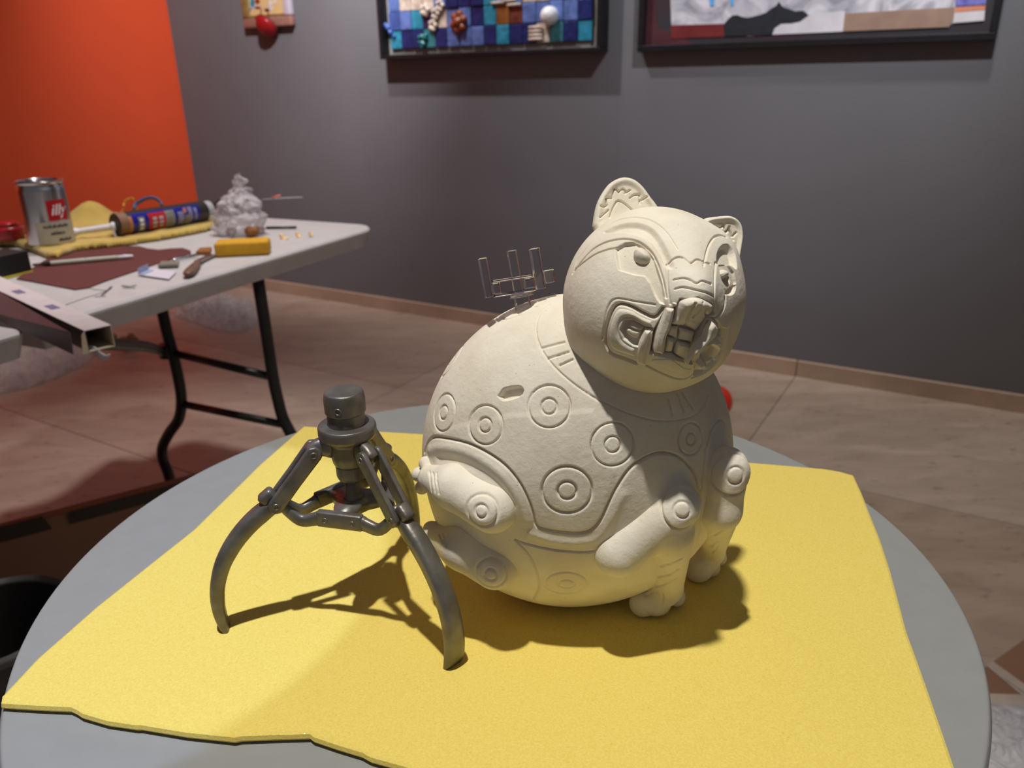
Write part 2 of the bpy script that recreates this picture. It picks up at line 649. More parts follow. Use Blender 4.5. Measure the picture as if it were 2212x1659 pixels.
def wallp(t, z, out=0.0):
    return W0 + WT * t + WN * out + np.array([0, 0, z])


def wall_tz(u, v, out=0.0):
    P = onplane(u, v, W0 + WN * out, WN)
    return float(np.dot(P - W0, WT)), float(P[2])


AX_W = [WT, WN, np.array([0, 0, 1.0])]
struct(tag(box('wall_back', wallp(T_CORNER + 3.95, 1.7, -0.05), (8.1, 0.1, 3.4), 'wall_grey_paint', axes=AX_W), 'matte dark grey gallery wall behind the tables'))
struct(tag(box('wall_left', wallp(T_CORNER - 0.05, 1.7, 2.95), (0.1, 6.0, 3.4), 'wall_orange_paint', axes=AX_W), 'matte orange gallery wall at the left'))

stone_mat('limestone_a', (0.36, 0.275, 0.21), (0.50, 0.40, 0.315), -math.radians(31))
stone_mat('limestone_b', (0.34, 0.25, 0.185), (0.46, 0.355, 0.27), -math.radians(31))
stone_mat('limestone_c', (0.39, 0.30, 0.235), (0.53, 0.43, 0.345), -math.radians(31))
mat('baseboard_stone', (0.50, 0.37, 0.26), rough=0.45, var=0.2, vscale=5)

fl = box('floor', wallp(T_CORNER + 3.6, -0.035, 3.0), (8.6, 6.6, 0.06), 'stone_joint', axes=AX_W)
struct(tag(fl, 'beige limestone slab floor with thin joints'))
rnd = random.Random(4)
TW, TD = 1.27, 0.845
t0 = 2.903
tile_me = None
for r_ in range(0, 7):
    sh = 0.0
    for k in range(-4, 4):
        ta = t0 + k * TW + sh
        tb = ta + TW
        if tb < T_CORNER or ta > T_CORNER + 7.8:
            continue
        ta = max(ta, T_CORNER + 0.001); tb = min(tb, T_CORNER + 7.8)
        c = wallp((ta + tb) / 2, -0.0045, TD * (r_ + 0.5))
        bm = bmesh.new()
        bm_box(bm, c, (tb - ta - 0.0028, TD - 0.0028, 0.009), AX_W, 0.0012, 1)
        bm_obj('floor_tile', bm, rnd.choice(['limestone_a', 'limestone_b', 'limestone_c']), fl)
bb = thing('baseboard_back', wallp(T_CORNER, 0, 0), 'low beige stone baseboard along the grey wall', None)
struct(bb)
for k in range(-3, 4):
    ta = max(t0 + k * TW, T_CORNER + 0.002); tb = min(t0 + (k + 1) * TW, T_CORNER + 7.8)
    if tb - ta > 0.05:
        box('baseboard_piece', wallp((ta + tb) / 2, 0.031, 0.009), (tb - ta - 0.003, 0.016, 0.062), 'baseboard_stone', bb, AX_W, 0.002, 1)

# ================================================================== ROUND TABLE
TZ = 0.75
TC = np.array([-0.0116, 0.4634])
TR = 0.300
rt = thing('round_table', (TC[0], TC[1], 0), 'round grey laminate pedestal table in the foreground', 'table')
revolve('table_top', rprof([(0, TZ - 0.022), (TR - 0.004, TZ - 0.022), (TR, TZ - 0.018), (TR, TZ - 0.004), (TR - 0.002, TZ), (0, TZ)], 0.003), 'table_grey', rt, (TC[0], TC[1], 0), seg=160)
revolve('pedestal', [(0, 0.02), (0.03, 0.02), (0.03, TZ - 0.02), (0.09, TZ - 0.0225), (0, TZ - 0.0225)], 'dark_steel', rt, (TC[0], TC[1], 0), seg=32)
revolve('base_plate', rprof([(0, 0.0), (0.2, 0.0), (0.2, 0.012), (0.05, 0.022), (0, 0.022)], 0.004), 'dark_steel', rt, (TC[0], TC[1], 0), seg=64)

# ================================================================== FOAM SHEET
FZ = 0.756
foam_px = [(655, 920), (560, 1003), (500, 1062), (417, 1143), (337, 1206), (206, 1310), (79, 1421), (2, 1503), (0, 1519),
           (80, 1524), (150, 1527), (163, 1533), (175, 1541), (230, 1557), (292, 1566), (303, 1566), (400, 1582), (505, 1593), (520, 1590), (600, 1587), (668, 1585),
           (676, 1592), (730, 1610), (780, 1625), (800, 1636), (870, 1655), (950, 1684), (1150, 1740), (1500, 1790), (1850, 1800), (2098, 1765),
           (2065, 1659), (2038, 1580), (2010, 1500), (1985, 1430), (1960, 1362), (1942, 1295), (1925, 1232), (1903, 1165), (1880, 1108), (1862, 1062), (1845, 1026),
           (1815, 1017), (1780, 1011), (1700, 1004), (1600, 996), (1300, 968), (1000, 941), (760, 927)]
fp = [atz(u, v, FZ) for u, v in foam_px]
fc = np.mean(fp, axis=0)


def foam():
    bm = bmesh.new()
    n = len(fp)
    # rings from the underside (drawn in a little, so the lip casts a thin shadow) up over a rounded edge
    prof = [(0.0035, TZ + 0.0002), (0.0010, TZ + 0.0012), (0.0, TZ + 0.003), (0.0006, FZ - 0.0008), (0.0022, FZ)]
    P2 = np.array([p[:2] for p in fp])
    nx = np.roll(P2, -1, 0) - np.roll(P2, 1, 0)
    nr = np.c_[-nx[:, 1], nx[:, 0]]; nr /= np.linalg.norm(nr, axis=1)[:, None]
    ctr = P2.mean(0)
    if np.sum((ctr - P2) * nr) < 0:
        nr = -nr
    rings = []
    for (ins, z) in prof:
        rings.append([bm.verts.new((*(P2[i] + nr[i] * ins), z)) for i in range(n)])
    for a, b in zip(rings[:-1], rings[1:]):
        for i in range(n):
            j = (i + 1) % n
            bm.faces.new((a[i], a[j], b[j], b[i]))
    f1 = bm.faces.new(rings[-1]); f0 = bm.faces.new(list(reversed(rings[0])))
    bmesh.ops.triangulate(bm, faces=[f1, f0])
    bmesh.ops.recalc_face_normals(bm, faces=bm.faces)
    return bm_obj('foam_sheet', bm, 'yellow_foam', None, False)


tag(foam(), 'thin yellow foam sheet with a ragged front edge under the cream animal', 'foam sheet')

# ================================================================== CERAMIC ANIMAL
BC = np.array([0.0380, 0.4214, 0.8521]); BS = np.array([0.0925, 0.0668, 0.0991])
HC = np.array([0.0742, 0.3943, 0.9546]); HS = np.array([0.0469, 0.0469, 0.0483])


class Relief:
    """ellipsoid clay form with soft swellings; marks are given where they are seen and carried onto its surface"""

    def __init__(self, c, s, bumps):
        self.c, self.s, self.b = c, s, []
        for (u, v, r, h) in bumps:
            P, N = self.hit(np.array([(u, v)], float))
            self.b.append((P[0], r, h))

    def hit(self, uv):
        D = rays(uv)
        o = (CAM - self.c) / self.s
        d = D / self.s
        A = (d * d).sum(1); B = d @ o; C = np.dot(o, o) - 1
        t = (-B - np.sqrt(np.maximum(B * B - A * C, 0))) / A
        p = o + d * t[:, None]
        p /= np.linalg.norm(p, axis=1)[:, None]
        N = p / self.s
        return self.c + self.s * p, N / np.linalg.norm(N, axis=1)[:, None]

    def soft(self, P):
        r = np.zeros(len(P))
        for (b, w, h) in self.b:
            r += h * np.exp(-((P - b) ** 2).sum(1) / (w * w))
        return r

    def map(self, uv):
        uv = np.asarray(uv, float)
        q = uv.copy()
        for _ in range(6):
            P, N = self.hit(q)
            Pd = P + N * self.soft(P)[:, None]
            q = q + np.clip(uv - proj(Pd), -30, 30) * 0.8
        return Pd, N

    def line(self, pts, n=None, smooth=True):
        pts = np.asarray(pts, float)
        L = np.linalg.norm(np.diff(pts, axis=0), axis=1).sum()
        n = n or max(4, int(L / 5))
        q = smooth_path(pts, n) if smooth else np.vstack([np.linspace(a, b, max(2, int(np.linalg.norm(b - a) / 5))) for a, b in zip(pts[:-1], pts[1:])])
        return self.map(q)[0]

    def build(self, rings, segs, tmax, back):
        a = CAM - self.c; a /= np.linalg.norm(a)
        e1 = np.cross([0, 0, 1.0], a); e1 /= np.linalg.norm(e1)
        e2 = np.cross(a, e1)
        th = np.r_[np.linspace(0.004, tmax, rings), np.linspace(tmax, math.pi - 0.004, back + 1)[1:]]
        ph = np.linspace(0, 2 * math.pi, segs, endpoint=False)
        TH, PH = np.meshgrid(th, ph, indexing='ij')
        d = (np.cos(TH)[..., None] * a + np.sin(TH)[..., None] * (np.cos(PH)[..., None] * e1 + np.sin(PH)[..., None] * e2)).reshape(-1, 3)
        P = self.c + self.s * d
        N = d / self.s; N /= np.linalg.norm(N, axis=1)[:, None]
        self.N = N
        self.V = P + N * self.soft(P)[:, None]
        self.uv = proj(self.V)
        self.face = ((CAM - self.V) * N).sum(1) > 0
        nt = len(th)
        i = np.arange(nt - 1)[:, None] * segs + np.arange(segs)[None]
        j = np.arange(nt - 1)[:, None] * segs + (np.arange(segs) + 1)[None] % segs
        self.F = np.stack([i, i + segs, j + segs, j], -1).reshape(-1, 4)
        self.D = np.zeros(len(self.V))
        self.caps = (np.arange(segs)[::-1], (nt - 1) * segs + np.arange(segs))
        return self

    def groove(self, pts, w, d, smooth=True):
        w, d = w * 0.70, d * 1.1
        L = self.line(pts, smooth=smooth)
        r = seg_dist(self.V, L, w * 3)
        self.D -= d * np.maximum(np.exp(-(r / w) ** 2) - np.exp(-9.0), 0)

    def ring(self, u, v, rpx, w, d, inner=0.38, raise_=0.0):
        w = w * 0.75
        P, N = self.map([(u, v)])
        R = rpx * mpp(P[0])
        r = np.linalg.norm(self.V - P[0], axis=1)
        ok = (self.N @ N[0]) > 0.2
        for q in (R, R * inner):
            self.D -= np.where(ok, d * np.exp(-((r - q) / w) ** 2), 0)
        if raise_:
            self.D += np.where(ok, raise_ * sstep((R - r) / 0.0012), 0)

    def region(self, pts, amt, w, smooth=False):
        pts = np.asarray(pts, float)
        q = np.vstack([pts, pts[:1]])
        if smooth:
            q = smooth_path(q, max(20, int(np.linalg.norm(np.diff(q, axis=0), axis=1).sum() / 5)))
        L = self.line(q, smooth=False)
        r = seg_dist(self.V, L, w * 1.2)
        ins = in_poly(self.uv, q) & self.face
        s = np.where(ins, r, -r)
        self.D += amt * sstep((s + w * 0.5) / w)

    def finish(self, name, m, parent):
        V = self.V + self.N * self.D[:, None]
        n = len(V)
        V = np.vstack([V, V[self.caps[0]].mean(0), V[self.caps[1]].mean(0)])
        segs = len(self.caps[0])
        k = np.arange(segs); k2 = (k + 1) % segs
        last = n - segs
        tri = [(n, int(a), int(b)) for a, b in zip(k, k2)] + [(n + 1, int(last + b), int(last + a)) for a, b in zip(k, k2)]
        me = bpy.data.meshes.new(name)
        Vb = V - base_of(parent)
        loops = np.r_[self.F.ravel(), np.array(tri).ravel()].astype(np.int32)
        starts = np.r_[np.arange(0, self.F.size, 4), self.F.size + np.arange(0, len(tri) * 3, 3)].astype(np.int32)
        me.vertices.add(len(Vb)); me.vertices.foreach_set('co', Vb.ravel())
        me.loops.add(len(loops)); me.loops.foreach_set('vertex_index', loops)
        me.polygons.add(len(starts)); me.polygons.foreach_set('loop_start', starts)
        me.update(calc_edges=True); me.validate()
        bm = bmesh.new(); bm.from_mesh(me)
        bmesh.ops.recalc_face_normals(bm, faces=bm.faces)
        bm.to_mesh(me); bm.free()
        return link(name, me, m, parent, True)

    def pillow(self, name, pts, height, edge, m, parent, sink=0.0025, step=1.3, lines=(), smooth=True, tilt=None):
        """a raised piece of clay with a rounded rim, sitting on the form"""
        pts = np.asarray(pts, float)
        q = np.vstack([pts, pts[:1]])
        if smooth:
            q = smooth_path(q, max(30, int(np.linalg.norm(np.diff(q, axis=0), axis=1).sum() / 3)))
        lo, hi = q.min(0) - 1, q.max(0) + 1
        gx = np.arange(lo[0], hi[0], step); gy = np.arange(lo[1], hi[1], step)
        X, Y = np.meshgrid(gx, gy, indexing='ij')
        uv = np.c_[X.ravel(), Y.ravel()]
        ins = in_poly(uv, q)
        d = seg_dist(np.c_[uv, np.zeros(len(uv))], np.c_[q, np.zeros(len(q))], 1e3 if False else float(max(hi - lo)))
        P, N = self.map(uv)
        k = mpp(P[ins].mean(0))
        x = np.clip(d * k / edge, 0, 1)
        h = -sink + (height + sink) * np.sqrt(np.maximum(1 - (1 - x) ** 2, 0))
        if tilt is not None:
            g = ((uv - uv[ins].mean(0)) @ np.asarray(tilt[:2], float)) * k
            h = h + g * tilt[2] * x
        for (ln, w, dep) in lines:
            ln = smooth_path(np.asarray(ln, float), 30)
            r = seg_dist(np.c_[uv, np.zeros(len(uv))], np.c_[ln, np.zeros(len(ln))], 60.0) * k
            h = h - dep * np.exp(-(r / w) ** 2)
        V = P + N * h[:, None]
        ny = len(gy)
        a = (np.arange(len(gx) - 1)[:, None] * ny + np.arange(ny - 1)[None]).ravel()
        Fq = np.c_[a, a + ny, a + ny + 1, a + 1]
        Fq = Fq[ins[Fq].all(1)]
        used = np.unique(Fq)
        re = -np.ones(len(V), int); re[used] = np.arange(len(used))
        Vu, Fu = V[used], re[Fq]
        nn = np.cross(Vu[Fu[:, 2]] - Vu[Fu[:, 0]], Vu[Fu[:, 3]] - Vu[Fu[:, 1]])
        if ((CAM - Vu[Fu[:, 0]]) * nn).sum() < 0:
            Fu = Fu[:, ::-1].copy()
        return mesh(name, Vu, Fu, m, parent, True)


ZB = lambda L: [(880 + 0.446 * x, 620 + 0.446 * y) for x, y in L]
ZH = lambda L: [(1180 + 0.3013 * x, 360 + 0.3013 * y) for x, y in L]

ani = thing('ceramic_animal', (BC[0], BC[1], FZ - 0.001), 'cream bisque ceramic seated animal with carved rings and a bared-teeth face', 'sculpture')
CER = 'bisque_ceramic'

# ---- body
body = Relief(BC, BS, [(1090, 1060, 0.020, 0.0018), (1500, 1130, 0.030, 0.0015), (985, 1235, 0.030, 0.003), (1290, 1300, 0.03, -0.002)])
body.build(330, 980, math.radians(104), 40)
G = 0.00075
body.groove(ZB([(690, 85), (640, 130), (622, 190), (628, 250), (660, 320), (720, 395), (800, 465), (880, 520), (960, 565), (1060, 610), (1180, 645), (1290, 650), (1390, 625), (1440, 575), (1460, 520)]), G, 0.0009)
for a in ([(655, 295), (760, 268)], [(685, 345), (780, 315)], [(740, 380), (800, 352)], [(1265, 540), (1285, 620)], [(1310, 515), (1340, 600)], [(1335, 515), (1385, 590)]):
    body.groove(ZB(a), 0.0008, 0.0012)
main = [(82, 800), (100, 752), (130, 728), (200, 735), (300, 760), (400, 810), (480, 870), (545, 950), (590, 1040), (612, 1110), (622, 1150), (650, 1168), (720, 1183), (830, 1191), (890, 1175), (935, 1130), (970, 1060), (1010, 980), (1070, 890), (1130, 840), (1210, 805), (1290, 812), (1350, 850), (1390, 905), (1415, 985), (1421, 1040)]
body.groove(ZB(main), 0.00095, 0.0019)
# the shield between the limbs stands a little proud of the band around the hind leg
body.region(ZB(main[2:16] + [(1010, 900), (900, 600), (500, 620), (130, 700)]), 0.0004, 0.004)
# raised lip following the band above the hind leg, hollow behind it
lip = [(110, 790), (170, 775), (280, 795), (380, 845), (455, 905), (515, 980), (555, 1060), (575, 1130)]
Lp = body.line(ZB(lip)); rr = seg_dist(body.V, Lp, 0.012); body.D += 0.0012 * np.exp(-(rr / 0.0032) ** 2)
hol = [(150, 830), (260, 850), (360, 900), (440, 960), (500, 1050)]
Lp = body.line(ZB(hol)); rr = seg_dist(body.V, Lp, 0.012); body.D -= 0.0012 * np.exp(-(rr / 0.0028) ** 2)
body.groove(ZB([(1421, 1040), (1432, 940), (1442, 850), (1450, 780), (1480, 690), (1520, 645), (1545, 660), (1560, 720)]), 0.0009, 0.0015)
body.groove(ZB([(520, 1225), (600, 1250), (720, 1275), (850, 1285), (905, 1280)]), G, 0.0013)
body.groove(ZB([(525, 1228), (590, 1300), (625, 1380), (636, 1450), (610, 1515)]), G, 0.0012)
body.groove(ZB([(1421, 1040), (1425, 1120), (1412, 1220), (1400, 1290)]), G, 0.0009)
# rising band between the shield and the belly
Lp = body.line(ZB([(600, 1195), (700, 1228), (830, 1238), (920, 1215), (985, 1120), (1040, 1010)])); rr = seg_dist(body.V, Lp, 0.012); body.D += 0.0009 * np.exp(-(rr / 0.003) ** 2)
for (x, y, r, w, d) in ((173, 607, 92, .0006, .0012), (376, 668, 95, .0007, .0013), (686, 578, 103, .0007, .0013), (995, 763, 106, .0007, .0013),
                        (773, 985, 121, .0009, .0017), (1376, 737, 78, .0006, .0010), (213, 355, 92, .0006, .0012), (770, 1440, 103, .0010, .0008)):
    u, v = ZB([(x, y)])[0]
    body.ring(u, v, r * 0.446, w, d, inner=0.37)
body.region(ZB([(440, 528), (470, 492), (540, 480), (560, 500), (540, 528), (470, 548)]), -0.0042, 0.0010, smooth=True)
S8 = lambda L: [(1020 + 0.12055 * x, 510 + 0.12055 * y) for x, y in L]
body.groove(S8([(600, 1500), (910, 1400), (1110, 1250), (1390, 1135)]), 0.00035, 0.0010, smooth=False)
body.groove(S8([(250, 1550), (330, 1490), (420, 1462), (510, 1460), (600, 1500)]), 0.0006, 0.0010)
body.groove(S8([(1100, 1260), (1180, 1265), (1270, 1220)]), 0.0005, 0.0008)
bo = body.finish('body', CER, ani)


# ---- limbs
def bs(u, v, off):
    P, N = body.map([(u, v)])
    return P[0] + N[0] * off


def carve_mesh(V, Fq, ops):
    """ops: ('line', pts3, w, d) or ('ring', centre3, R, w, d, raise)"""
    N = vnormals(V, Fq)
    D = np.zeros(len(V))
    for o in ops:
        if o[0] == 'line':
            r = seg_dist(V, o[1], o[2] * 3)
            D -= o[3] * np.maximum(np.exp(-(r / o[2]) ** 2) - math.exp(-9), 0)
        else:
            _, c, R, w, d, rs, ax = o
            q = V - c
            h = q @ ax
            r = np.linalg.norm(q - h[:, None] * ax, axis=1)
            ok = (N @ ax > 0.15) & (np.abs(h) < 0.012)
            D += np.where(ok, -d * np.exp(-((r - R) / w) ** 2) - d * np.exp(-((r - R * 0.4) / w) ** 2) + rs * sstep((R - r) / 0.001), 0)
    return V + N * D[:, None]


def nearest_front(V, N, u, v):
    """the vertex of a limb seen at a pixel"""
    uv = proj(V)
    k = np.hypot(uv[:, 0] - u, uv[:, 1] - v)
    dep = (V - CAM) @ FWD
    s = k < 6
    if not s.any():
        return int(np.argmin(k))
    i = np.where(s)[0]
    return int(i[np.argmin(dep[i])])


def limb(name, fn, lo, hi, h, rings=(), lines=()):
    V, Fq = surface_net(fn, lo, hi, h)
    for _ in range(2):   # light relax
        nb = np.zeros_like(V); c = np.zeros(len(V))
        for a, b in ((0, 1), (1, 2), (2, 3), (3, 0)):
            np.add.at(nb, Fq[:, a], V[Fq[:, b]]); np.add.at(c, Fq[:, a], 1)
            np.add.at(nb, Fq[:, b], V[Fq[:, a]]); np.add.at(c, Fq[:, b], 1)
        V = 0.5 * V + 0.5 * nb / c[:, None]
    N = vnormals(V, Fq)
    ops = []
    for (u, v, R, w, d, rs) in rings:
        i = nearest_front(V, N, u, v)
        near = np.linalg.norm(V - V[i], axis=1) < R * 0.8
        ax = N[near].mean(0); ax /= np.linalg.norm(ax)
        ops.append(('ring', V[i], R, w, d, rs, ax))
    for (pts, w, d) in lines:
        q = smooth_path(np.asarray(pts, float), max(4, len(pts) * 3))
        ops.append(('line', np.array([V[nearest_front(V, N, *p)] for p in q]), w, d))
    V = carve_mesh(V, Fq, ops)
    return mesh(name, V, Fq, CER, ani, True)


# near front leg
S1 = bs(1466, 1090, 0.0000); E1 = bs(1340, 1198, -0.0035); M1 = bs(1452, 1150, -0.0012)
A1 = atz(1440, 1268, FZ + 0.018); FT = atz(1415, 1300, FZ + 0.009)
toes = [atz(1388, 1303, FZ + 0.0075), atz(1425, 1305, FZ + 0.0065), atz(1460, 1289, FZ + 0.0068)]


def f_near(P):
    up = sd_cone(P, S1, E1, 0.0122, 0.0148)
    lo_ = smin(sd_cone(P, M1, A1, 0.0128, 0.0098), sd_cone(P, A1, FT, 0.0090, 0.0085), 0.004)
    d = smin(up, lo_, 0.004)
    for t, r in zip(toes, (0.0082, 0.0066, 0.0060)):
        d = smin(d, sd_ball(P, t, r), 0.0016)
    return d


allp = np.array([S1, E1, A1, FT, *toes])
limb('front_leg', f_near, allp.min(0) - 0.016, allp.max(0) + 0.016, 0.00062,
     rings=[(1468, 1101, 0.0102, 0.00060, 0.0011, 0.0010)],
     lines=[([(1422, 1228), (1450, 1223), (1477, 1212)], 0.0007, 0.0011), ([(1417, 1252), (1445, 1248), (1468, 1236)], 0.0008, 0.0013), ([(1408, 1273), (1435, 1268), (1466, 1254)], 0.0007, 0.0011),
            ([(1429, 1288), (1429, 1312)], 0.0006, 0.0009), ([(1392, 1280), (1425, 1282)], 0.0008, 0.0006)])
# far front leg
S2 = bs(1556, 1010, 0.003); M2 = bs(1545, 1095, 0.003); A2 = atz(1536, 1190, FZ + 0.018); F2 = atz(1512, 1228, FZ + 0.009)
toes2 = [atz(1505, 1229, FZ + 0.0075), atz(1534, 1224, FZ + 0.0065), atz(1551, 1204, FZ + 0.0068)]


def f_far(P):
    d = smin(sd_cone(P, S2, M2, 0.0128, 0.0115), sd_cone(P, M2, A2, 0.0115, 0.0085), 0.004)
    d = smin(d, sd_cone(P, A2, F2, 0.0085, 0.0085), 0.004)
    for t, r in zip(toes2, (0.0085, 0.0066, 0.0058)):
        d = smin(d, sd_ball(P, t, r), 0.0016)
    return d


allp = np.array([S2, M2, A2, F2, *toes2])
limb('front_leg', f_far, allp.min(0) - 0.017, allp.max(0) + 0.017, 0.00065,
     rings=[(1592, 1030, 0.0112, 0.00060, 0.0011, 0.0010)],
     lines=[([(1540, 1163), (1560, 1153)], 0.0007, 0.0011), ([(1531, 1187), (1549, 1176)], 0.0007, 0.0010), ([(1535, 1201), (1550, 1186)], 0.0007, 0.0010)])
# upper hind leg with its foot turned to the back
K1 = bs(1062, 1098, -0.001); K2 = bs(985, 1050, 0.001); K3 = bs(938, 1030, 0.0022)
tA = [(920, 1001, 0.0042), (905, 1025, 0.0044), (911, 1053, 0.0042)]
toeA = [bs(max(u, 921), v, 0.0062) for u, v, r in tA]
_R2 = MC[:, 0]
toeA = [CAM + ray(u, v) * (np.dot(t - CAM, FWD)) for (u, v, r), t in zip(tA, toeA)]


def f_hind(P):
    d = smin(sd_cone(P, K1, K2, 0.0138, 0.0122), sd_cone(P, K2, K3, 0.0122, 0.0074), 0.004)
    for t, (u, v, r) in zip(toeA, tA):
        d = smin(d, sd_cone(P, K3 * 0.35 + t * 0.65, t, 0.0034, r), 0.0006)
    return d


allp = np.array([K1, K2, K3, *toeA])
limb('hind_leg', f_hind, allp.min(0) - 0.018, allp.max(0) + 0.018, 0.00062,
     rings=[(1034, 1106, 0.0086, 0.0007, 0.0013, 0.0004)],
     lines=[([(922, 1015), (923, 1040), (926, 1062)], 0.0006, 0.0010), ([(930, 1016), (931, 1040), (934, 1064)], 0.0006, 0.0010), ([(938, 1018), (938, 1040), (942, 1068)], 0.0006, 0.0009)])
# lower hind leg, its foot tucked behind
J1 = bs(1068, 1225, -0.0015); J2 = bs(1000, 1180, 0.000); J3 = bs(952, 1152, 0.003)
tJ = CAM + ray(930, 1142) * np.dot(J3 - CAM, FWD)


def f_low(P):
    d = smin(sd_cone(P, J1, J2, 0.0138, 0.0130), sd_cone(P, J2, J3, 0.0130, 0.0085), 0.004)
    return smin(d, sd_cone(P, J3, tJ, 0.006, 0.0045), 0.002)


allp = np.array([J1, J2, J3, tJ])
limb('hind_leg', f_low, allp.min(0) - 0.018, allp.max(0) + 0.018, 0.00068,
     rings=[(1056, 1245, 0.0086, 0.0007, 0.0010, 0.0)],
     lines=[([(944, 1150), (952, 1172)], 0.0006, 0.0008), ([(952, 1150), (958, 1178)], 0.0006, 0.0008)])

# ---- head
head = Relief(HC, HS, [(1240, 765, 0.012, 0.0032), (1578, 520, 0.012, 0.0022), (1592, 715, 0.012, -0.0018), (1545, 800, 0.012, 0.001),
                       (1488, 646, 0.0115, 0.0085), (1466, 745, 0.014, 0.0040), (1490, 595, 0.013, 0.0035), (1340, 720, 0.015, 0.0012)])
head.build(300, 900, math.radians(108), 30)
hg = head.groove
# brow lines
hg(ZH([(190, 760), (230, 660), (300, 570), (400, 460), (480, 400), (560, 370), (650, 362), (740, 380), (810, 420), (870, 480), (910, 540), (940, 590)]), 0.00055, 0.0008)
head.region(ZH([(420, 468), (520, 420), (620, 408), (700, 422), (770, 465), (825, 540), (880, 650), (900, 720), (850, 700), (800, 610), (740, 530), (660, 485), (560, 462)]), -0.0022, 0.0028, smooth=True)
hg(ZH([(188, 765), (300, 622), (400, 552), (520, 520), (620, 525), (700, 560), (760, 620), (800, 700), (830, 790), (850, 870), (862, 940)]), 0.0006, 0.0015)
hg(ZH([(195, 745), (330, 640), (430, 597), (500, 583)]), 0.0005, 0.0012)
head.region(ZH([(496, 583), (560, 548), (640, 540), (715, 580), (775, 660), (805, 760), (835, 850), (848, 930), (845, 985), (815, 975), (780, 920), (742, 830), (705, 782), (630, 772), (518, 738), (502, 660)]), -0.0021, 0.0010)
# nose bridge
hg(ZH([(868, 690), (868, 800), (876, 900), (890, 985)]), 0.0006, 0.0009)
for L in ([(885, 684), (930, 652), (980, 652), (1038, 692), (1080, 665), (1130, 682), (1172, 697)], [(915, 812), (980, 800), (1030, 812), (1080, 838), (1120, 820), (1182, 842)], [(925, 878), (980, 866), (1060, 882), (1150, 905), (1200, 932)]):
    hg(ZH(L), 0.0006, 0.0012)
# right brow, hollow and eye
hg(ZH([(1130, 712), (1148, 620), (1170, 555), (1205, 505), (1250, 490), (1290, 505)]), 0.0006, 0.0011)
head.region(ZH([(1226, 690), (1232, 620), (1262, 572), (1305, 562), (1340, 600), (1358, 660), (1362, 725), (1330, 705), (1290, 690), (1250, 690)]), -0.0034, 0.0016, smooth=True)
hg(ZH([(1215, 690), (1208, 780), (1206, 870), (1205, 960), (1204, 1040)]), 0.0007, 0.0015)
head.region(ZH([(1238, 700), (1300, 695), (1345, 760), (1360, 830), (1340, 900), (1290, 915), (1272, 850), (1250, 780)]), -0.0012, 0.0010)
head.region(ZH([(1280, 812), (1322, 790), (1328, 830), (1300, 838)]), -0.0028, 0.0010, smooth=True)
head.region(ZH([(1278, 880), (1320, 880), (1358, 850), (1345, 905), (1300, 916)]), -0.0028, 0.0010, smooth=True)
hg(ZH([(1285, 920), (1280, 990), (1255, 1045), (1215, 1085), (1160, 1080)]), 0.0008, 0.0017)
# mouth: everything under the nose is cut back, lips and teeth are set into it
head.region(ZH([(938, 1003), (965, 948), (1030, 955), (1090, 937), (1195, 985), (1205, 1055), (1152, 1082), (1104, 1190), (1066, 1285), (1046, 1415), (940, 1385), (850, 1362), (745, 1340), (770, 1180), (850, 1040)]), -0.0046, 0.0014)
# left mouth corner
hg(ZH([(842, 1012), (780, 1078), (700, 1052), (600, 1000), (520, 985), (470, 1030), (432, 1130), (420, 1220), (432, 1295), (475, 1345), (560, 1375), (640, 1408)]), 0.0010, 0.0030)
hg(ZH([(780, 990), (640, 968), (500, 948), (440, 1010), (412, 1150), (400, 1235)]), 0.0006, 0.0008)
head.region(ZH([(770, 1165), (690, 1142), (620, 1100), (560, 1102), (532, 1170), (555, 1235), (620, 1280), (660, 1290), (700, 1230)]), -0.0030, 0.0012)
# chin and jaw lines
hg(ZH([(720, 1428), (820, 1478), (920, 1518), (1000, 1522), (1060, 1482), (1150, 1400)]), 0.0007, 0.0013)
# right mouth corner
head.region(ZH([(1245, 1150), (1295, 1168), (1288, 1240), (1262, 1330), (1218, 1408), (1140, 1478), (1062, 1500), (1066, 1398), (1140, 1302), (1216, 1232)]), -0.0026, 0.0012)
hg(ZH([(1205, 1088), (1250, 1160), (1218, 1228), (1142, 1300), (1066, 1394)]), 0.0008, 0.0022)
hg(ZH([(1300, 1165), (1290, 1240), (1265, 1330), (1220, 1410), (1140, 1480), (1050, 1515)]), 0.0009, 0.0016)
head.region(ZH([(1240, 1190), (1280, 1180), (1275, 1230), (1235, 1225)]), -0.0022, 0.0012)
head.region(ZH([(1150, 1300), (1195, 1280), (1222, 1310), (1200, 1380), (1160, 1420), (1128, 1390)]), -0.0026, 0.0014, smooth=True)
ho = head.finish('head', CER, ani)

pl = head.pillow
# eyes
e_ = pl('eye', ZH([(612, 640), (618, 590), (660, 562), (710, 575), (748, 620), (752, 660), (720, 692), (670, 692), (630, 672)]), 0.0022, 0.0046, CER, ho, sink=0.005, step=0.7)
pl('eye', ZH([(1240, 770), (1250, 735), (1285, 725), (1318, 748), (1322, 785), (1295, 805), (1258, 802)]), 0.0014, 0.0030, CER, ho, sink=0.005, step=0.7)
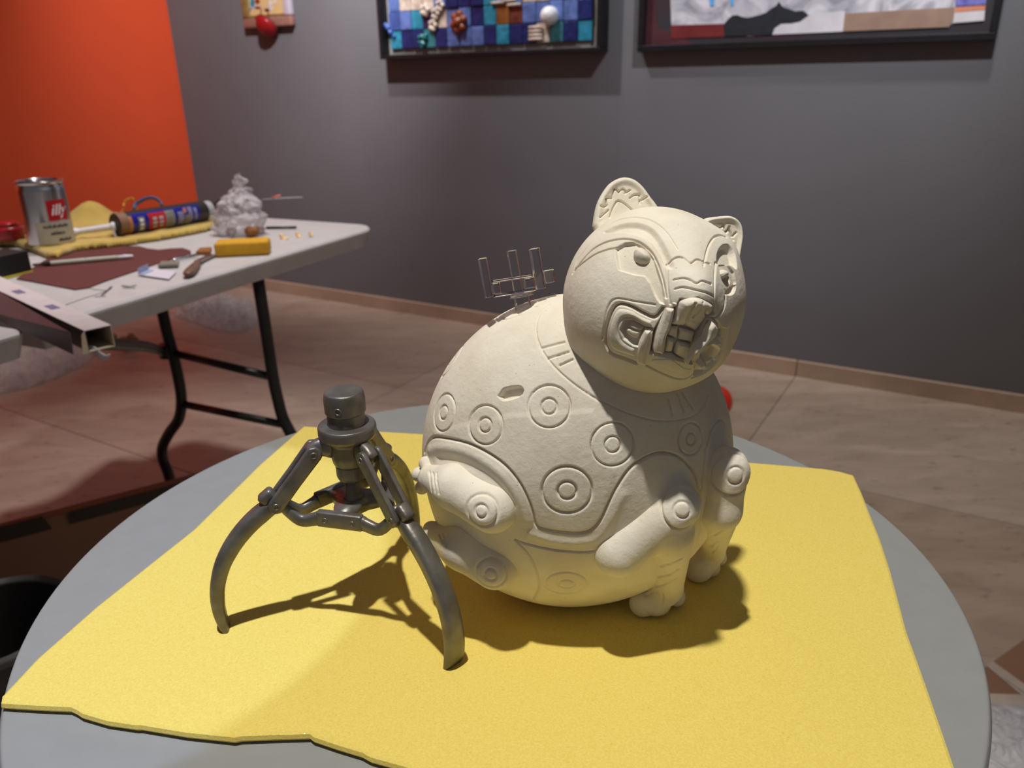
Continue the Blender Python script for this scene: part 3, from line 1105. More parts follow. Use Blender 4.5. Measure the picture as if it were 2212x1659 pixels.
# snout: the overhanging bulb and the shaded front with its grooves
Z2 = lambda L: [(1280 + 0.3152 * x, 580 + 0.3152 * y) for x, y in L]
pl('nose', Z2([(572, 262), (590, 218), (640, 190), (710, 182), (780, 205), (836, 240), (840, 290), (828, 322), (795, 348), (765, 395), (738, 432), (715, 440), (650, 410), (540, 390), (562, 320)]), 0.0016, 0.0042, CER, ho, sink=0.0062, step=0.7,
   lines=[(Z2([(690, 240), (660, 310), (645, 390)]), 0.0006, 0.0016), (Z2([(745, 235), (735, 270), (690, 330)]), 0.0005, 0.0010), (Z2([(775, 268), (768, 300), (790, 325), (825, 322)]), 0.0005, 0.0016)], tilt=(0.20, 1.0, -0.42))
pl('nostril', Z2([(772, 285), (780, 258), (805, 250), (830, 265), (832, 295), (815, 315), (785, 312)]), 0.0009, 0.0022, CER, ho, sink=0.006, step=0.7, tilt=(0.20, 1.0, -0.3))
pl('nostril', Z2([(530, 240), (545, 222), (575, 225), (590, 245), (575, 265), (550, 262)]), 0.0012, 0.0022, CER, ho, sink=0.004, step=0.7)
# teeth
for q in ([(530, 397), (602, 407), (590, 497), (518, 470)], [(606, 410), (718, 442), (702, 527), (598, 502)], [(514, 477), (572, 502), (556, 597), (494, 592)], [(590, 512), (694, 534), (662, 650), (640, 655), (562, 602)]):
    qq = []
    for a, b in zip(q, q[1:] + q[:1]):
        for t in (0.10, 0.5, 0.90):
            qq.append(tuple(np.array(a) * (1 - t) + np.array(b) * t))
    pl('tooth', Z2(qq), -0.0014, 0.0014, CER, ho, sink=0.0056, step=0.7, tilt=(0.20, 1.0, -0.25))
# lip folds that come down beside the teeth
pl('fang', Z2([(492, 256), (535, 258), (572, 282), (548, 400), (516, 482), (496, 592), (450, 592), (408, 575), (416, 480), (442, 380)]), 0.0016, 0.0026, CER, ho, sink=0.0058, step=0.7)
pl('fang', Z2([(x - 28, y) for x, y in [(818, 348), (838, 368), (850, 402), (830, 450), (773, 508), (713, 560), (664, 628), (648, 624), (664, 585), (704, 515), (762, 445), (785, 390)]]), 0.0060, 0.0017, CER, ho, sink=0.0012, step=0.6)
pl('tusk', Z2([(352, 410), (412, 422), (392, 520), (378, 600), (368, 668), (290, 645), (300, 540), (325, 468)]), 0.0013, 0.0024, CER, ho, sink=0.005, step=0.8)
pl('lower_lip', Z2([(392, 602), (480, 596), (556, 604), (640, 660), (704, 668), (690, 712), (640, 740), (540, 720), (440, 682), (372, 655)]), 0.0004, 0.0024, CER, ho, sink=0.0056, step=0.8)
pl('mouth_corner', ZH([(775, 1092), (700, 1066), (610, 1016), (530, 1003), (482, 1040), (446, 1130), (434, 1220), (446, 1286), (488, 1330), (570, 1358), (642, 1372), (652, 1300), (600, 1270), (552, 1232), (532, 1170), (558, 1100), (620, 1098), (690, 1140), (768, 1160)]), 0.0009, 0.0028, CER, ho, sink=0.004)
pl('tongue', ZH([(552, 1180), (575, 1140), (610, 1115), (650, 1128), (695, 1142), (700, 1172), (668, 1232), (630, 1250), (570, 1216)]), -0.0008, 0.0024, CER, ho, sink=0.005, step=0.9, lines=[(ZH([(590, 1160), (630, 1178), (680, 1186)]), 0.0005, 0.0014)])
pl('mouth_corner', ZH([(1120, 1300), (1180, 1262), (1240, 1232), (1268, 1262), (1250, 1330), (1205, 1400), (1140, 1455), (1080, 1470), (1085, 1420), (1130, 1400), (1165, 1425), (1205, 1380), (1222, 1312), (1195, 1282), (1150, 1302)]), 0.0010, 0.0016, CER, ho, sink=0.0056, step=0.7, smooth=False)


# ---- ears
def ear(poly, depth_off, nrm, thick, dish, lines, w, d):
    p0 = HC + FWD * depth_off
    nrm = np.asarray(nrm, float); nrm /= np.linalg.norm(nrm)
    Q = np.array([onplane(u, v, p0, nrm) for u, v in smooth_path(np.array(list(poly) + [poly[0]], float), 200)[:-1]])
    c = Q.mean(0)
    nr = 54
    V, na = [], len(Q)
    e1 = Q[0] - c; e1 -= nrm * np.dot(e1, nrm); e1 /= np.linalg.norm(e1); e2 = np.cross(nrm, e1)
    L = [np.array([onplane(u, v, p0, nrm) for u, v in smooth_path(np.array(l, float), 14)]) for l in lines]
    S = np.linspace(0, 1, nr)
    F_ = []
    for side in (1, -1):
        for s in S[1:] if side == 1 else S[1:-1]:
            P = c + (Q - c) * s
            if side == 1:
                x = (1 - s) / 0.20
                h = thick * 0.5 * np.sqrt(max(0, 1 - (1 - min(x, 1)) ** 2)) - dish * sstep(np.array([(0.90 - s) / 0.22]))[0]
                hh = np.full(na, h)
                for l in L:
                    r = seg_dist(P, l, w * 3)
                    hh -= d * np.exp(-(r / w) ** 2) * (1 if s < 0.95 else 0)
            else:
                hh = np.full(na, -thick * 0.9 * math.sqrt(max(0, 1 - s * s)))
            V.append(P + nrm * hh[:, None])
    V = np.vstack(V)
    nf = nr - 1; nb = nr - 2
    q = []
    for k in range(nf - 1):
        for a in range(na):
            b = (a + 1) % na
            q.append((k * na + a, (k + 1) * na + a, (k + 1) * na + b, k * na + b))
    for k in range(nb - 1):
        o = nf * na
        for a in range(na):
            b = (a + 1) % na
            q.append((o + k * na + a, o + k * na + b, o + (k + 1) * na + b, o + (k + 1) * na + a))
    o1, o2 = (nf - 1) * na, nf * na + (nb - 1) * na
    for a in range(na):
        b = (a + 1) % na
        q.append((o1 + a, o2 + a, o2 + b, o1 + b))
    i0 = len(V)
    V = np.vstack([V, V[:na].mean(0), V[nf * na:nf * na + na].mean(0)])
    for a in range(na):
        b = (a + 1) % na
        q.append((i0, a, b)); q.append((i0 + 1, nf * na + b, nf * na + a))
    o = mesh('ear', V, q, CER, ho, True)
    bm = bmesh.new(); bm.from_mesh(o.data); bmesh.ops.recalc_face_normals(bm, faces=bm.faces); bm.to_mesh(o.data); bm.free()
    return o


E6 = lambda L: [(1270 + 0.07836 * x, 370 + 0.07836 * y) for x, y in L]
ear([(1279, 490), (1283, 462), (1290, 437), (1303, 413), (1319, 395), (1344, 384.5), (1368, 389), (1388, 405), (1405, 428), (1421, 450), (1430, 478), (1415, 515), (1361, 545), (1305, 540)], 0.004, -FWD + np.array([0.05, 0, 0.12]), 0.0075, 0.0018,
    [E6([(330, 1010), (430, 1010), (500, 970)]), E6([(500, 970), (475, 780)]), E6([(475, 780), (640, 765)]), E6([(640, 765), (710, 500)]), E6([(710, 500), (830, 600)]), E6([(830, 600), (940, 530), (1020, 590)]), E6([(1000, 640), (1140, 560)]), E6([(1140, 770), (1250, 690), (1360, 680)]), E6([(1400, 680), (1410, 920)]), E6([(1420, 840), (1600, 760)]),
     E6([(590, 1290), (660, 1080), (760, 890), (830, 850), (960, 900), (1180, 1080)]), E6([(310, 1310), (540, 1110)])], 0.00048, 0.0013)
ear([(1512, 477), (1527, 471), (1548, 468), (1572, 467), (1588, 474), (1598, 488), (1601, 511), (1598, 536), (1592, 566), (1578, 600), (1545, 605), (1508, 560), (1500, 505)], 0.000, -FWD + np.array([0.35, 0, 0.0]), 0.0075, 0.0018,
    [ZH([(1200, 430), (1240, 440), (1260, 420)]), ZH([(1260, 420), (1275, 470), (1300, 440)]), ZH([(1300, 440), (1320, 500), (1345, 480)]), ZH([(1270, 480), (1300, 460), (1325, 530)])], 0.0006, 0.0012)

# ================================================================== GEAR-PULLER SHAPED CERAMIC
PC = np.array([-0.096, 0.412, 0.0])
pul = thing('gear_puller', (PC[0], PC[1], FZ), 'dark pewter-glazed three-legged gear puller standing on the yellow foam', 'sculpture')
GL = 'pewter_glaze'
PZ = np.array([0, 0, 1.0])


def pol(ang, rho, z, tan=0.0):
    a = math.radians(ang)
    return PC + np.array([math.cos(a) * rho - math.sin(a) * tan, math.sin(a) * rho + math.cos(a) * tan, z])


cap = revolve('screw_cap', rprof([(0, 0.8870), (0.0108, 0.8870), (0.0117, 0.8878), (0.0118, 0.8960), (0.0110, 0.9002), (0, 0.9008)], 0.0014), GL, pul, PC, seg=56)
revolve('neck', rprof([(0, 0.876), (0.0108, 0.876), (0.0108, 0.8874), (0, 0.8874)], 0.0006), GL, pul, PC, seg=56)
revolve('collar', rprof([(0.0095, 0.8722), (0.0160, 0.8722), (0.0168, 0.8740), (0.0168, 0.8782), (0.0162, 0.8798), (0.0120, 0.8800), (0.0107, 0.8800)], 0.0005), GL, pul, PC, seg=72)
revolve('hub', rprof([(0, 0.8725), (0.0140, 0.8725), (0.0112, 0.8690), (0.0108, 0.8600), (0.0100, 0.8560), (0.0092, 0.8545), (0, 0.8545)], 0.0012), GL, pul, PC, seg=48)
revolve('nut', rprof([(0, 0.8548), (0.0090, 0.8548), (0.0088, 0.8470), (0.0076, 0.8445), (0, 0.8445)], 0.0012), GL, pul, PC, seg=48)
revolve('spindle', [(0, 0.8455), (0.0046, 0.8455), (0.0046, 0.8365), (0.0052, 0.8335), (0.008, 0.8305), (0, 0.8305)], GL, pul, PC, seg=32)


def disc_on(name, c, axis, r, h, parent):
    return revolve(name, rprof([(0, -h), (r * 0.62, -h), (r * 0.62, 0.0), (r * 0.80, 0.0005), (r, 0), (r, -h)], 0.0003, 2), GL, parent, c, axis, seg=24)


a_f = math.radians(262)
disc_on('rivet', PC + np.array([math.cos(a_f) * 0.0119, math.sin(a_f) * 0.0119, 0.8918]), (math.cos(a_f), math.sin(a_f), 0), 0.0021, 0.0006, cap)

for ang in (196.0, 316.0, 76.0):
    d = np.array([math.cos(math.radians(ang)), math.sin(math.radians(ang)), 0])
    s = np.array([-d[1], d[0], 0])
    # lug on the hub
    L = [pol(ang, 0.0095, 0.8665), pol(ang, 0.0165, 0.8672), pol(ang, 0.0228, 0.8640)]
    sweep('lug', smooth_path(L, 8), GL, pul, np.array([0.0085] * 2 + [0.0068] * 6), np.linspace(0.0125, 0.0085, 8), s, 16, 5.0)
    # two link plates
    for sg in (-1, 1):
        A, B = pol(ang, 0.0205, 0.8652, sg * 0.0052), pol(ang, 0.0445, 0.8360, sg * 0.0052)
        u = (B - A) / np.linalg.norm(B - A)
        path = [A - u * 0.0042, A - u * 0.003, A, A * 0.5 + B * 0.5, B, B + u * 0.003, B + u * 0.0042]
        th = [0.0042, 0.0072, 0.0096, 0.0088, 0.0092, 0.0070, 0.0040]
        pth = smooth_path(path, 25)
        tt = np.interp(np.linspace(0, 1, 25), np.linspace(0, 1, 7), th)
        lk = sweep('link_plate', pth, GL, pul, 0.0034, tt, s, 24, 8.0)
        for Q in (A, B):
            revolve('pin', rprof([(0, -0.0004), (0.0013, -0.0004), (0.0013, 0.0003), (0.0019, 0.0005), (0.0022, 0.0), (0.0022, -0.001)], 0.0002, 2), GL, lk, Q + s * sg * 0.0017, s * sg, seg=20)
    # the curved leg
    C = [(0.0395, 0.8395), (0.0455, 0.8350), (0.0520, 0.8310), (0.0605, 0.8245), (0.0700, 0.8145), (0.0785, 0.8015), (0.0838, 0.7870), (0.0856, 0.7730), (0.0848, 0.7620), (0.0832, 0.7555)]
    pth = smooth_path([pol(ang, r, z) for r, z in C], 48)
    q = np.linspace(0, 1, 48)
    wd = np.interp(q, [0, .12, .25, .45, .7, .9, 1], [0.0066, 0.0072, 0.0108, 0.0114, 0.0120, 0.0138, 0.0134])
    tk = np.interp(q, [0, .12, .25, .5, .75, .92, 1], [0.0080, 0.0100, 0.0108, 0.0098, 0.0082, 0.0056, 0.0040])
    jaw = sweep('leg', pth, GL, pul, wd, tk, s, 22, 3.0)
    # raised nub at the leg's head
    dd = np.array([math.cos(math.radians(ang)), math.sin(math.radians(ang)), 0]) * 0.80 - PZ * 0.60
    box('nub', pol(ang, 0.0492, 0.8405), (0.0100, 0.0078, 0.0070), GL, jaw, frame_from(dd), 0.0022, 3, True)

# three-armed yoke at the foot of the spindle
yk = None
bm = bmesh.new()
ring_t, ring_b = [], []
for k in range(72):
    a = k * 5.0
    rel = (a - 256.0) % 120.0
    rel = min(rel, 120 - rel) / 60.0
    r = 0.0200 - 0.0095 * sstep(np.array([rel * 1.15]))[0]
    ring_t.append(bm.verts.new(tuple(pol(a, r, 0.8322 - 0.001 * (1 - rel)))))
    ring_b.append(bm.verts.new(tuple(pol(a, r, 0.8255))))
bm.faces.new(ring_t); bm.faces.new(list(reversed(ring_b)))
for k in range(72):
    j = (k + 1) % 72
    bm.faces.new((ring_b[k], ring_b[j], ring_t[j], ring_t[k]))
bmesh.ops.recalc_face_normals(bm, faces=bm.faces)
bmesh.ops.triangulate(bm, faces=[f for f in bm.faces if len(f.verts) > 4])
yk = bm_obj('yoke', bm, GL, pul, True)
for ang in (256.0, 16.0, 136.0):
    d = np.array([math.cos(math.radians(ang)), math.sin(math.radians(ang)), 0]); s = np.array([-d[1], d[0], 0])
    br = box('bracket', pol(ang, 0.0200, 0.8272), (0.0052, 0.0285, 0.0100), GL, pul, [d, s, PZ], 0.0013, 3, True)
    for tn in (-0.0085, 0.0085):
        revolve('pin', rprof([(0, -0.0004), (0.0012, -0.0004), (0.0012, 0.0002), (0.0017, 0.0004), (0.0019, 0), (0.0019, -0.001)], 0.0002, 2), GL, br, pol(ang, 0.0226, 0.8272, tn), d, seg=18)
    for sg in (-1, 1):
        tgt = ang + sg * 60.0
        P0 = pol(ang, 0.0195, 0.8270, sg * 0.0130)
        P2 = pol(tgt, 0.0420, 0.8350, -sg * 0.0022)
        mid = P0 * 0.45 + P2 * 0.55 + np.array([0, 0, -0.0062])
        pth = smooth_path([P0, P0 * 0.7 + mid * 0.3 + np.array([0, 0, -0.0006]), mid, P2], 16)
        sweep('cross_link', pth, GL, pul, np.linspace(0.0088, 0.0064, 16), np.linspace(0.0052, 0.0040, 16), PZ, 14, 3.5)

# ================================================================== ACRYLIC STAND IN THE ANIMAL'S BACK
m_, nt_, b_ = new_mat('clear_acrylic')
b_.inputs['Base Color'].default_value = (0.97, 0.96, 0.96, 1)
b_.inputs['Transmission Weight'].default_value = 1.0
b_.inputs['IOR'].default_value = 1.47
b_.inputs['Roughness'].default_value = 0.04
SP, SN = body.map([(1131, 668)])
SP = SP[0]
k_ = mpp(SP)
RT, DN = MC[:, 0], -MC[:, 1]
ax_up = DN * 0.978 - RT * 0.19 + np.array([0, 0, 0.15]); ax_up /= np.linalg.norm(ax_up)
ax_x = RT * 1.0 + FWD * 0.22; ax_x = ax_x - ax_up * np.dot(ax_x, ax_up); ax_x /= np.linalg.norm(ax_x)
ax_y = np.cross(ax_up, ax_x)
acr = thing('acrylic_stand', SP, 'clear acrylic pronged stand plugged into the animal\'s back', 'stand')
AXA = [ax_x, ax_y, ax_up]


def ap(x, y, z):
    if z > 30:
        x = x * 1.04 - 2
        z = z * 1.06
    return SP + ax_x * (x * k_) + ax_y * (y * k_) + ax_up * (z * k_)


def abox(name, x0, x1, y0, y1, z0, z1):
    return box(name, ap((x0 + x1) / 2, (y0 + y1) / 2, (z0 + z1) / 2), ((x1 - x0) * k_, (y1 - y0) * k_, (z1 - z0) * k_), 'clear_acrylic', acr, AXA, 0.0003, 1)


abox('post', -16, 16, -10, 10, -8, 27)
revolve('disc', rprof([(0, 27.4 * k_), (27 * k_, 27.4 * k_), (27 * k_, 32 * k_), (0, 32 * k_)], 0.0004), 'clear_acrylic', acr, SP, ax_up, seg=48)
abox('lower_slab', -56, 34, -12, 12, 32.5, 39)
abox('prong', -74, -57, -7, 11, 32.5, 117)
abox('prong', -8, 12, 13, 26, 32.5, 126)
abox('prong', 35, 55, -12, 6, 32.5, 121)
abox('upper_slab', -56, 34, -10, 12, 62, 68)
abox('side_block', 56, 78, -10, 10, 44, 72)
abox('web', -56, -40, -10, 10, 39.4, 61.6)
abox('web', 12, 34, -10, 10, 39.4, 61.6)

# ================================================================== RED BALL BEHIND THE ANIMAL
mat('red_gloss', (0.72, 0.035, 0.012), rough=0.3, coat=0.3)
rb = 0.05
for _ in range(5):
    bp_ = atz(1546, 868, rb)
    rb = 36 * mpp(bp_)
balls = thing('red_ball', (bp_[0], bp_[1], 0), 'small red ball on the floor half hidden behind the cream animal\'s chest', 'ball')
revolve('ball', [(rb * math.sin(t), rb - rb * math.cos(t)) for t in np.linspace(0, math.pi, 24)], 'red_gloss', balls, (bp_[0], bp_[1], 0), seg=48)

# ================================================================== PICTURES ON THE GREY WALL
mat('black_frame', (0.012, 0.011, 0.013), rough=0.4, var=0.2, vscale=30)
mat('grey_mount', (0.30, 0.30, 0.28), rough=0.8, var=0.1, vscale=20)
ZUP = np.array([0, 0, 1.0])


def picture_frame(root, t0, t1, z0, z1, wd, dep, m, off=0.0):
    """four rails with mitre-free butt ends, proud of the wall by dep"""
    c = off + dep / 2
    box('frame_rail', wallp((t0 + t1) / 2, z0 + wd / 2, c), (t1 - t0, dep, wd), m, root, AX_W, 0.002, 1)
    box('frame_rail', wallp((t0 + t1) / 2, z1 - wd / 2, c), (t1 - t0, dep, wd), m, root, AX_W, 0.002, 1)
    box('frame_rail', wallp(t0 + wd / 2, (z0 + z1) / 2, c), (wd, dep, z1 - z0 - 2 * wd - 0.0004), m, root, AX_W, 0.002, 1)
    box('frame_rail', wallp(t1 - wd / 2, (z0 + z1) / 2, c), (wd, dep, z1 - z0 - 2 * wd - 0.0004), m, root, AX_W, 0.002, 1)


# ---- blue mosaic relief
FD = 0.075
ta, za = wall_tz(820.6, 128, FD); tb, zb = wall_tz(1295.7, 112, FD)
z0 = (za + zb) / 2; z1 = z0 + 0.86
mos = thing('mosaic_picture', wallp((ta + tb) / 2, z0, 0), 'black-framed relief of blue ceramic tiles with a brown rose and white spiral', 'picture')
picture_frame(mos, ta, tb, z0, z1, 0.017, FD, 'black_frame')
box('mount', wallp((ta + tb) / 2, (z0 + z1) / 2, 0.022), (tb - ta - 0.036, 0.006, z1 - z0 - 0.036), 'grey_mount', mos, AX_W)
TCOL = {'n': (0.018, 0.03, 0.15), 'p': (0.13, 0.21, 0.52), 'c': (0.035, 0.30, 0.46), 't': (0.05, 0.23, 0.26), 'b': (0.07, 0.13, 0.42), 'o': (0.32, 0.12, 0.03), 'r': (0.20, 0.055, 0.035), 'k': (0.045, 0.025, 0.11), 'w': (0.72, 0.60, 0.50)}
for k, v in TCOL.items():
    mat('glazed_tile_' + k, v, rough=0.32, var=0.35, vscale=28, bump=0.004, bscale=38)
rows = ['cnntnpppncnnwtnc', 'bpckwppncorppppn', 'pwwwpnnncppwwptw', 'nbcptnkpbcnptwbn', 'cpnnbtpcwpnbkcpn', 'wbpcnnptcbpwncbp', 'npcbkpwtnpcbnptc', 'bnpwcpbnktpcnbpw', 'pcnbtwpnbcpknwpc', 'ntbpcnwpbpcntbpw']
tl = ta + 0.036; tr = tb - 0.052
tw = (tr - tl) / 16
th = 0.0735
zb0 = z0 + 0.040
rnd = random.Random(11)
TS = {}
for ri, row in enumerate(rows):
    zc = zb0 + th * (ri + 0.5)
    if zc + th / 2 > z1 - 0.03:
        break
    for ci, ch in enumerate(row):
        dz = 0.010 + 0.008 * rnd.random()
        bm = bmesh.new()
        bm_box(bm, wallp(tl + tw * (ci + 0.5), zc, 0.025 + dz / 2), (tw - 0.0022, dz, th - 0.0022), AX_W, 0.003, 2)
        bm_obj('tile', bm, 'glazed_tile_' + ch, mos)


def clump(name, balls, m, parent, res=0.004, k=0.004):
    """one lump grown from a few blended balls [(point, radius)]"""
    P = np.array([b[0] for b in balls]); R = max(b[1] for b in balls)

    def fn(X):
        d = None
        for c, r in balls:
            e = sd_ball(X, c, r)
            d = e if d is None else smin(d, e, k)
        return d
    V, Fq = surface_net(fn, P.min(0) - R - 3 * res, P.max(0) + R + 3 * res, res)
    return mesh(name, V, Fq, m, parent, True)


def wp(u, v, out):
    t, z = wall_tz(u, v, out)
    return wallp(t, z, out)


mat('brown_glaze', (0.24, 0.055, 0.02), rough=0.3)
mat('white_glaze', (0.80, 0.79, 0.80), rough=0.3)
mat('teal_glaze', (0.03, 0.22, 0.22), rough=0.3, var=0.4, vscale=60)
c0 = wp(989, 48, 0.05)
bl = [(c0, 0.020)]
for k in range(6):
    a = k * math.pi / 3 + 0.3
    bl.append((c0 + WT * 0.026 * math.cos(a) + ZUP * 0.030 * math.sin(a) - WN * 0.006, 0.0165))
clump('rose', bl, 'brown_glaze', mos)
c0 = wp(1186, 34, 0.055)
shell = clump('spiral', [(c0, 0.034), (c0 - WN * 0.012, 0.034)], 'white_glaze', mos)
sp = [c0 + WN * (0.0335 - 0.0006 * k) + (WT * math.cos(k * 0.55) + ZUP * math.sin(k * 0.55)) * (0.003 + 0.0011 * k) for k in range(20)]
sweep('spiral_ridge', smooth_path(sp, 60), 'white_glaze', shell, 0.006, 0.005, None, 8)
for (u, v, r) in ((935, 55, 0.017), (940, 30, 0.016), (918, 22, 0.02), (950, 12, 0.016)):
    c0 = wp(u, v, 0.046)
    clump('flower', [(c0 + WT * 0.014 * math.cos(a) + ZUP * 0.016 * math.sin(a), r * 0.62) for a in np.linspace(0, 6.28, 6)[:-1]], 'glazed_tile_w', mos, 0.004, 0.003)
c0 = wp(1157, 72, 0.042)
for k in range(4):
    sweep('leaf', [c0 + WT * (-0.03) + ZUP * (0.021 - 0.014 * k), c0 + WT * 0.004 + ZUP * (0.022 - 0.014 * k), c0 + WT * 0.03 + ZUP * (0.018 - 0.013 * k)], 'glazed_tile_w', mos, 0.013, 0.012, ZUP, 8)
c0 = wp(914, 90, 0.044)
rnd = random.Random(2)
clump('knob', [(c0 + WT * rnd.uniform(-.016, .016) + ZUP * rnd.uniform(-.026, .026) + WN * rnd.uniform(-.005, .008), 0.0105) for _ in range(14)], 'teal_glaze', mos, 0.003, 0.001)
c0 = wp(838, 60, 0.045)
clump('fish', [(c0, 0.013), (c0 + WT * 0.012 - ZUP * 0.02, 0.010), (c0 + WT * 0.03 - ZUP * 0.035, 0.008), (c0 - WT * 0.012 + ZUP * 0.012, 0.009)], 'glazed_tile_b', mos, 0.003, 0.008)
for (u, v) in ((1075, 6), (1110, 10), (1100, 1)):
    c0 = wp(u, v, 0.042)
    sweep('rib', [c0 - WT * 0.03, c0 + WT * 0.03], 'glazed_tile_w', mos, 0.012, 0.012, ZUP, 8)

# ---- collage behind black frame
FD = 0.045
ta, za = wall_tz(1375.5, 112, FD); tb, zb = wall_tz(2152, 81, FD)
z0 = (za + zb) / 2 - 0.004; z1 = z0 + 0.95
clg = thing('collage_picture', wallp((ta + tb) / 2, z0, 0), 'wide black-framed collage with white paper, black peaks and a brown block', 'picture')
picture_frame(clg, ta, tb, z0, z1, 0.022, FD, 'black_frame')
mat('charcoal_board', (0.030, 0.034, 0.042), rough=0.55, color2=(0.05, 0.018, 0.022), vscale=2.2)
mat('oxblood', (0.19, 0.020, 0.020), rough=0.6, var=0.25, vscale=14)
mat('maroon_wash', (0.09, 0.022, 0.028), rough=0.6, var=0.4, vscale=8)
mat('ink_black', (0.018, 0.022, 0.03), rough=0.6, var=0.3, vscale=40)
mat('kraft_brown', (0.36, 0.24, 0.175), rough=0.7, var=0.18, vscale=18)
mat('violet', (0.11, 0.10, 0.42), rough=0.6, color2=(0.22, 0.22, 0.6), vscale=60)
mat('salmon', (0.72, 0.25, 0.14), rough=0.6)
mat('pale_paper', (0.72, 0.70, 0.76), rough=0.7, color2=(0.30, 0.30, 0.35), vscale=9, distort=2.2, detail=7)
mat('white_paper', (0.74, 0.72, 0.76), rough=0.7, var=0.15, vscale=14)
mat('sky_blue', (0.10, 0.42, 0.85), rough=0.6)
box('board', wallp((ta + tb) / 2, (z0 + z1) / 2, 0.014), (tb - ta - 0.046, 0.006, z1 - z0 - 0.046), 'charcoal_board', clg, AX_W)
Z9 = lambda L: [(1340 + 0.3942 * x, 0.3942 * y) for x, y in L]


def patch(px, layer, m, name, ext=None):
    o_ = 0.0175 + 0.0008 * layer
    P = [wp(u, v, o_) for u, v in Z9(px)]
    return prism(name, P, WN, 0.0006, m, clg)


patch([(112, 0), (190, 0), (205, 150), (400, 235), (400, 262), (108, 268)], 0, 'maroon_wash', 'painted_wash')
patch([(275, -700), (275, 0), (280, 140), (560, 133), (700, 200), (840, 188), (1220, 172), (1820, 132), (1995, 112), (2015, -300), (2040, -700)], 1, 'pale_paper', 'paper_sheet')
patch([(840, 90), (1230, 60), (1225, 172), (832, 190)], 2, 'white_paper', 'paper_sheet')
patch([(275, 139), (572, 130), (572, 200), (278, 212)], 2, 'oxblood', 'red_strip')
patch([(565, 135), (590, 105), (612, 85), (640, 82), (665, 92), (700, 98), (770, 80), (800, 68), (830, 45), (855, 30), (870, 8), (882, 30), (900, 42), (960, 62), (1000, 58), (1012, 66), (1032, 84), (1012, 98), (985, 118), (935, 128), (880, 130), (845, 155), (832, 190), (570, 200)], 3, 'ink_black', 'black_peaks')
patch([(1230, 75), (1500, 58), (1832, 40), (1826, 100), (1818, 122), (1800, 148), (1500, 160), (1220, 172)], 4, 'kraft_brown', 'brown_block')
patch([(1838, -60), (2008, -60), (2003, 24), (1838, 34)], 4, 'violet', 'violet_strip')
patch([(1836, 42), (2001, 30), (1998, 53), (1832, 67)], 4, 'salmon', 'orange_strip')
patch([(1832, 69), (1998, 56), (1990, 113), (1822, 126)], 4, 'white_paper', 'paper_strip')
patch([(490, -30), (514, -30), (512, 30), (492, 34)], 4, 'sky_blue', 'blue_mark')
patch([(604, -30), (622, -30), (620, 30), (606, 32)], 4, 'sky_blue', 'blue_mark')

# ---- small icon with red ornament
ta, za = wall_tz(527, 62, 0.03); tb, zb = wall_tz(630, 56, 0.03)
z0 = (za + zb) / 2; z1 = z0 + 0.42
icn = thing('icon_picture', wallp((ta + tb) / 2, z0, 0), 'small gilt-framed painting in yellow and blue near the orange wall', 'picture')
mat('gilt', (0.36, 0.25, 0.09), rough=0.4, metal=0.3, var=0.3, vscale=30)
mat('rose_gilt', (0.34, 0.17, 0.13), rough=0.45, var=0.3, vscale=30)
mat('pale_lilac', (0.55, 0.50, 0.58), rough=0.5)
mat('ochre', (0.72, 0.50, 0.16), rough=0.6, color2=(0.62, 0.45, 0.30), vscale=30, detail=2)
wd = 0.045
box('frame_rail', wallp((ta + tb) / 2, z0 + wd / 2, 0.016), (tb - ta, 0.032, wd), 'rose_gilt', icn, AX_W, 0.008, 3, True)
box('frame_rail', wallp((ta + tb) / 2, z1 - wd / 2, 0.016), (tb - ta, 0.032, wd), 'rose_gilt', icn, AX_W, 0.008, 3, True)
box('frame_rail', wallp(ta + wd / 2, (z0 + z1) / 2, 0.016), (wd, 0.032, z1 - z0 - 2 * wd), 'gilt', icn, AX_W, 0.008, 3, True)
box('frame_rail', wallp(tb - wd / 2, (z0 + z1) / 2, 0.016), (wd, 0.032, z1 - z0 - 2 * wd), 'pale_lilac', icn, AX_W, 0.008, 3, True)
box('inner_slip', wallp((ta + tb) / 2, z0 + wd + 0.006, 0.013), (tb - ta - 2 * wd, 0.024, 0.012), 'gilt', icn, AX_W, 0.002, 1)
box('canvas', wallp((ta + tb) / 2, (z0 + z1) / 2, 0.012), (tb - ta - 2 * wd, 0.012, z1 - z0 - 2 * wd), 'ochre', icn, AX_W)
rnd = random.Random(5)
for (u, v, du, dv, m) in ((545, 6, 5, 10, 'glazed_tile_c'), (556, 3, 6, 6, 'brown_glaze'), (584, 8, 4, 9, 'white_paper'), (585, 18, 4, 5, 'white_paper'), (557, 17, 7, 3, 'oxblood'), (594, 3, 4, 4, 'white_paper'), (547, 14, 4, 3, 'sky_blue'), (577, 22, 6, 4, 'maroon_wash'), (541, 20, 3, 4, 'glazed_tile_p')):
    P = [wp(u + du * math.cos(a), v + dv * math.sin(a), 0.0182) for a in np.linspace(0, 2 * math.pi, 9)[:-1]]
    prism('brush_mark', P, WN, 0.0005, m, icn)
mat('red_lacquer', (0.30, 0.008, 0.012), rough=0.3)
c0 = wp(572, 61, 0.05)
orn = thing('hanging_ornament', c0, 'dark red rounded ornament hanging from the small gilt-framed painting', 'ornament')
ax = WN * 0.8 - ZUP * 0.6
revolve('bowl', [(0.002, 0.022), (0.03, 0.016), (0.05, 0.0), (0.056, -0.012), (0.052, -0.014), (0.03, -0.002), (0.0, 0.004)], 'red_lacquer', orn, c0, ax, seg=40)
revolve('rim', [(0.056, -0.013), (0.061, -0.016), (0.060, -0.020), (0.054, -0.016)], 'oxblood', orn, c0, ax, seg=40)
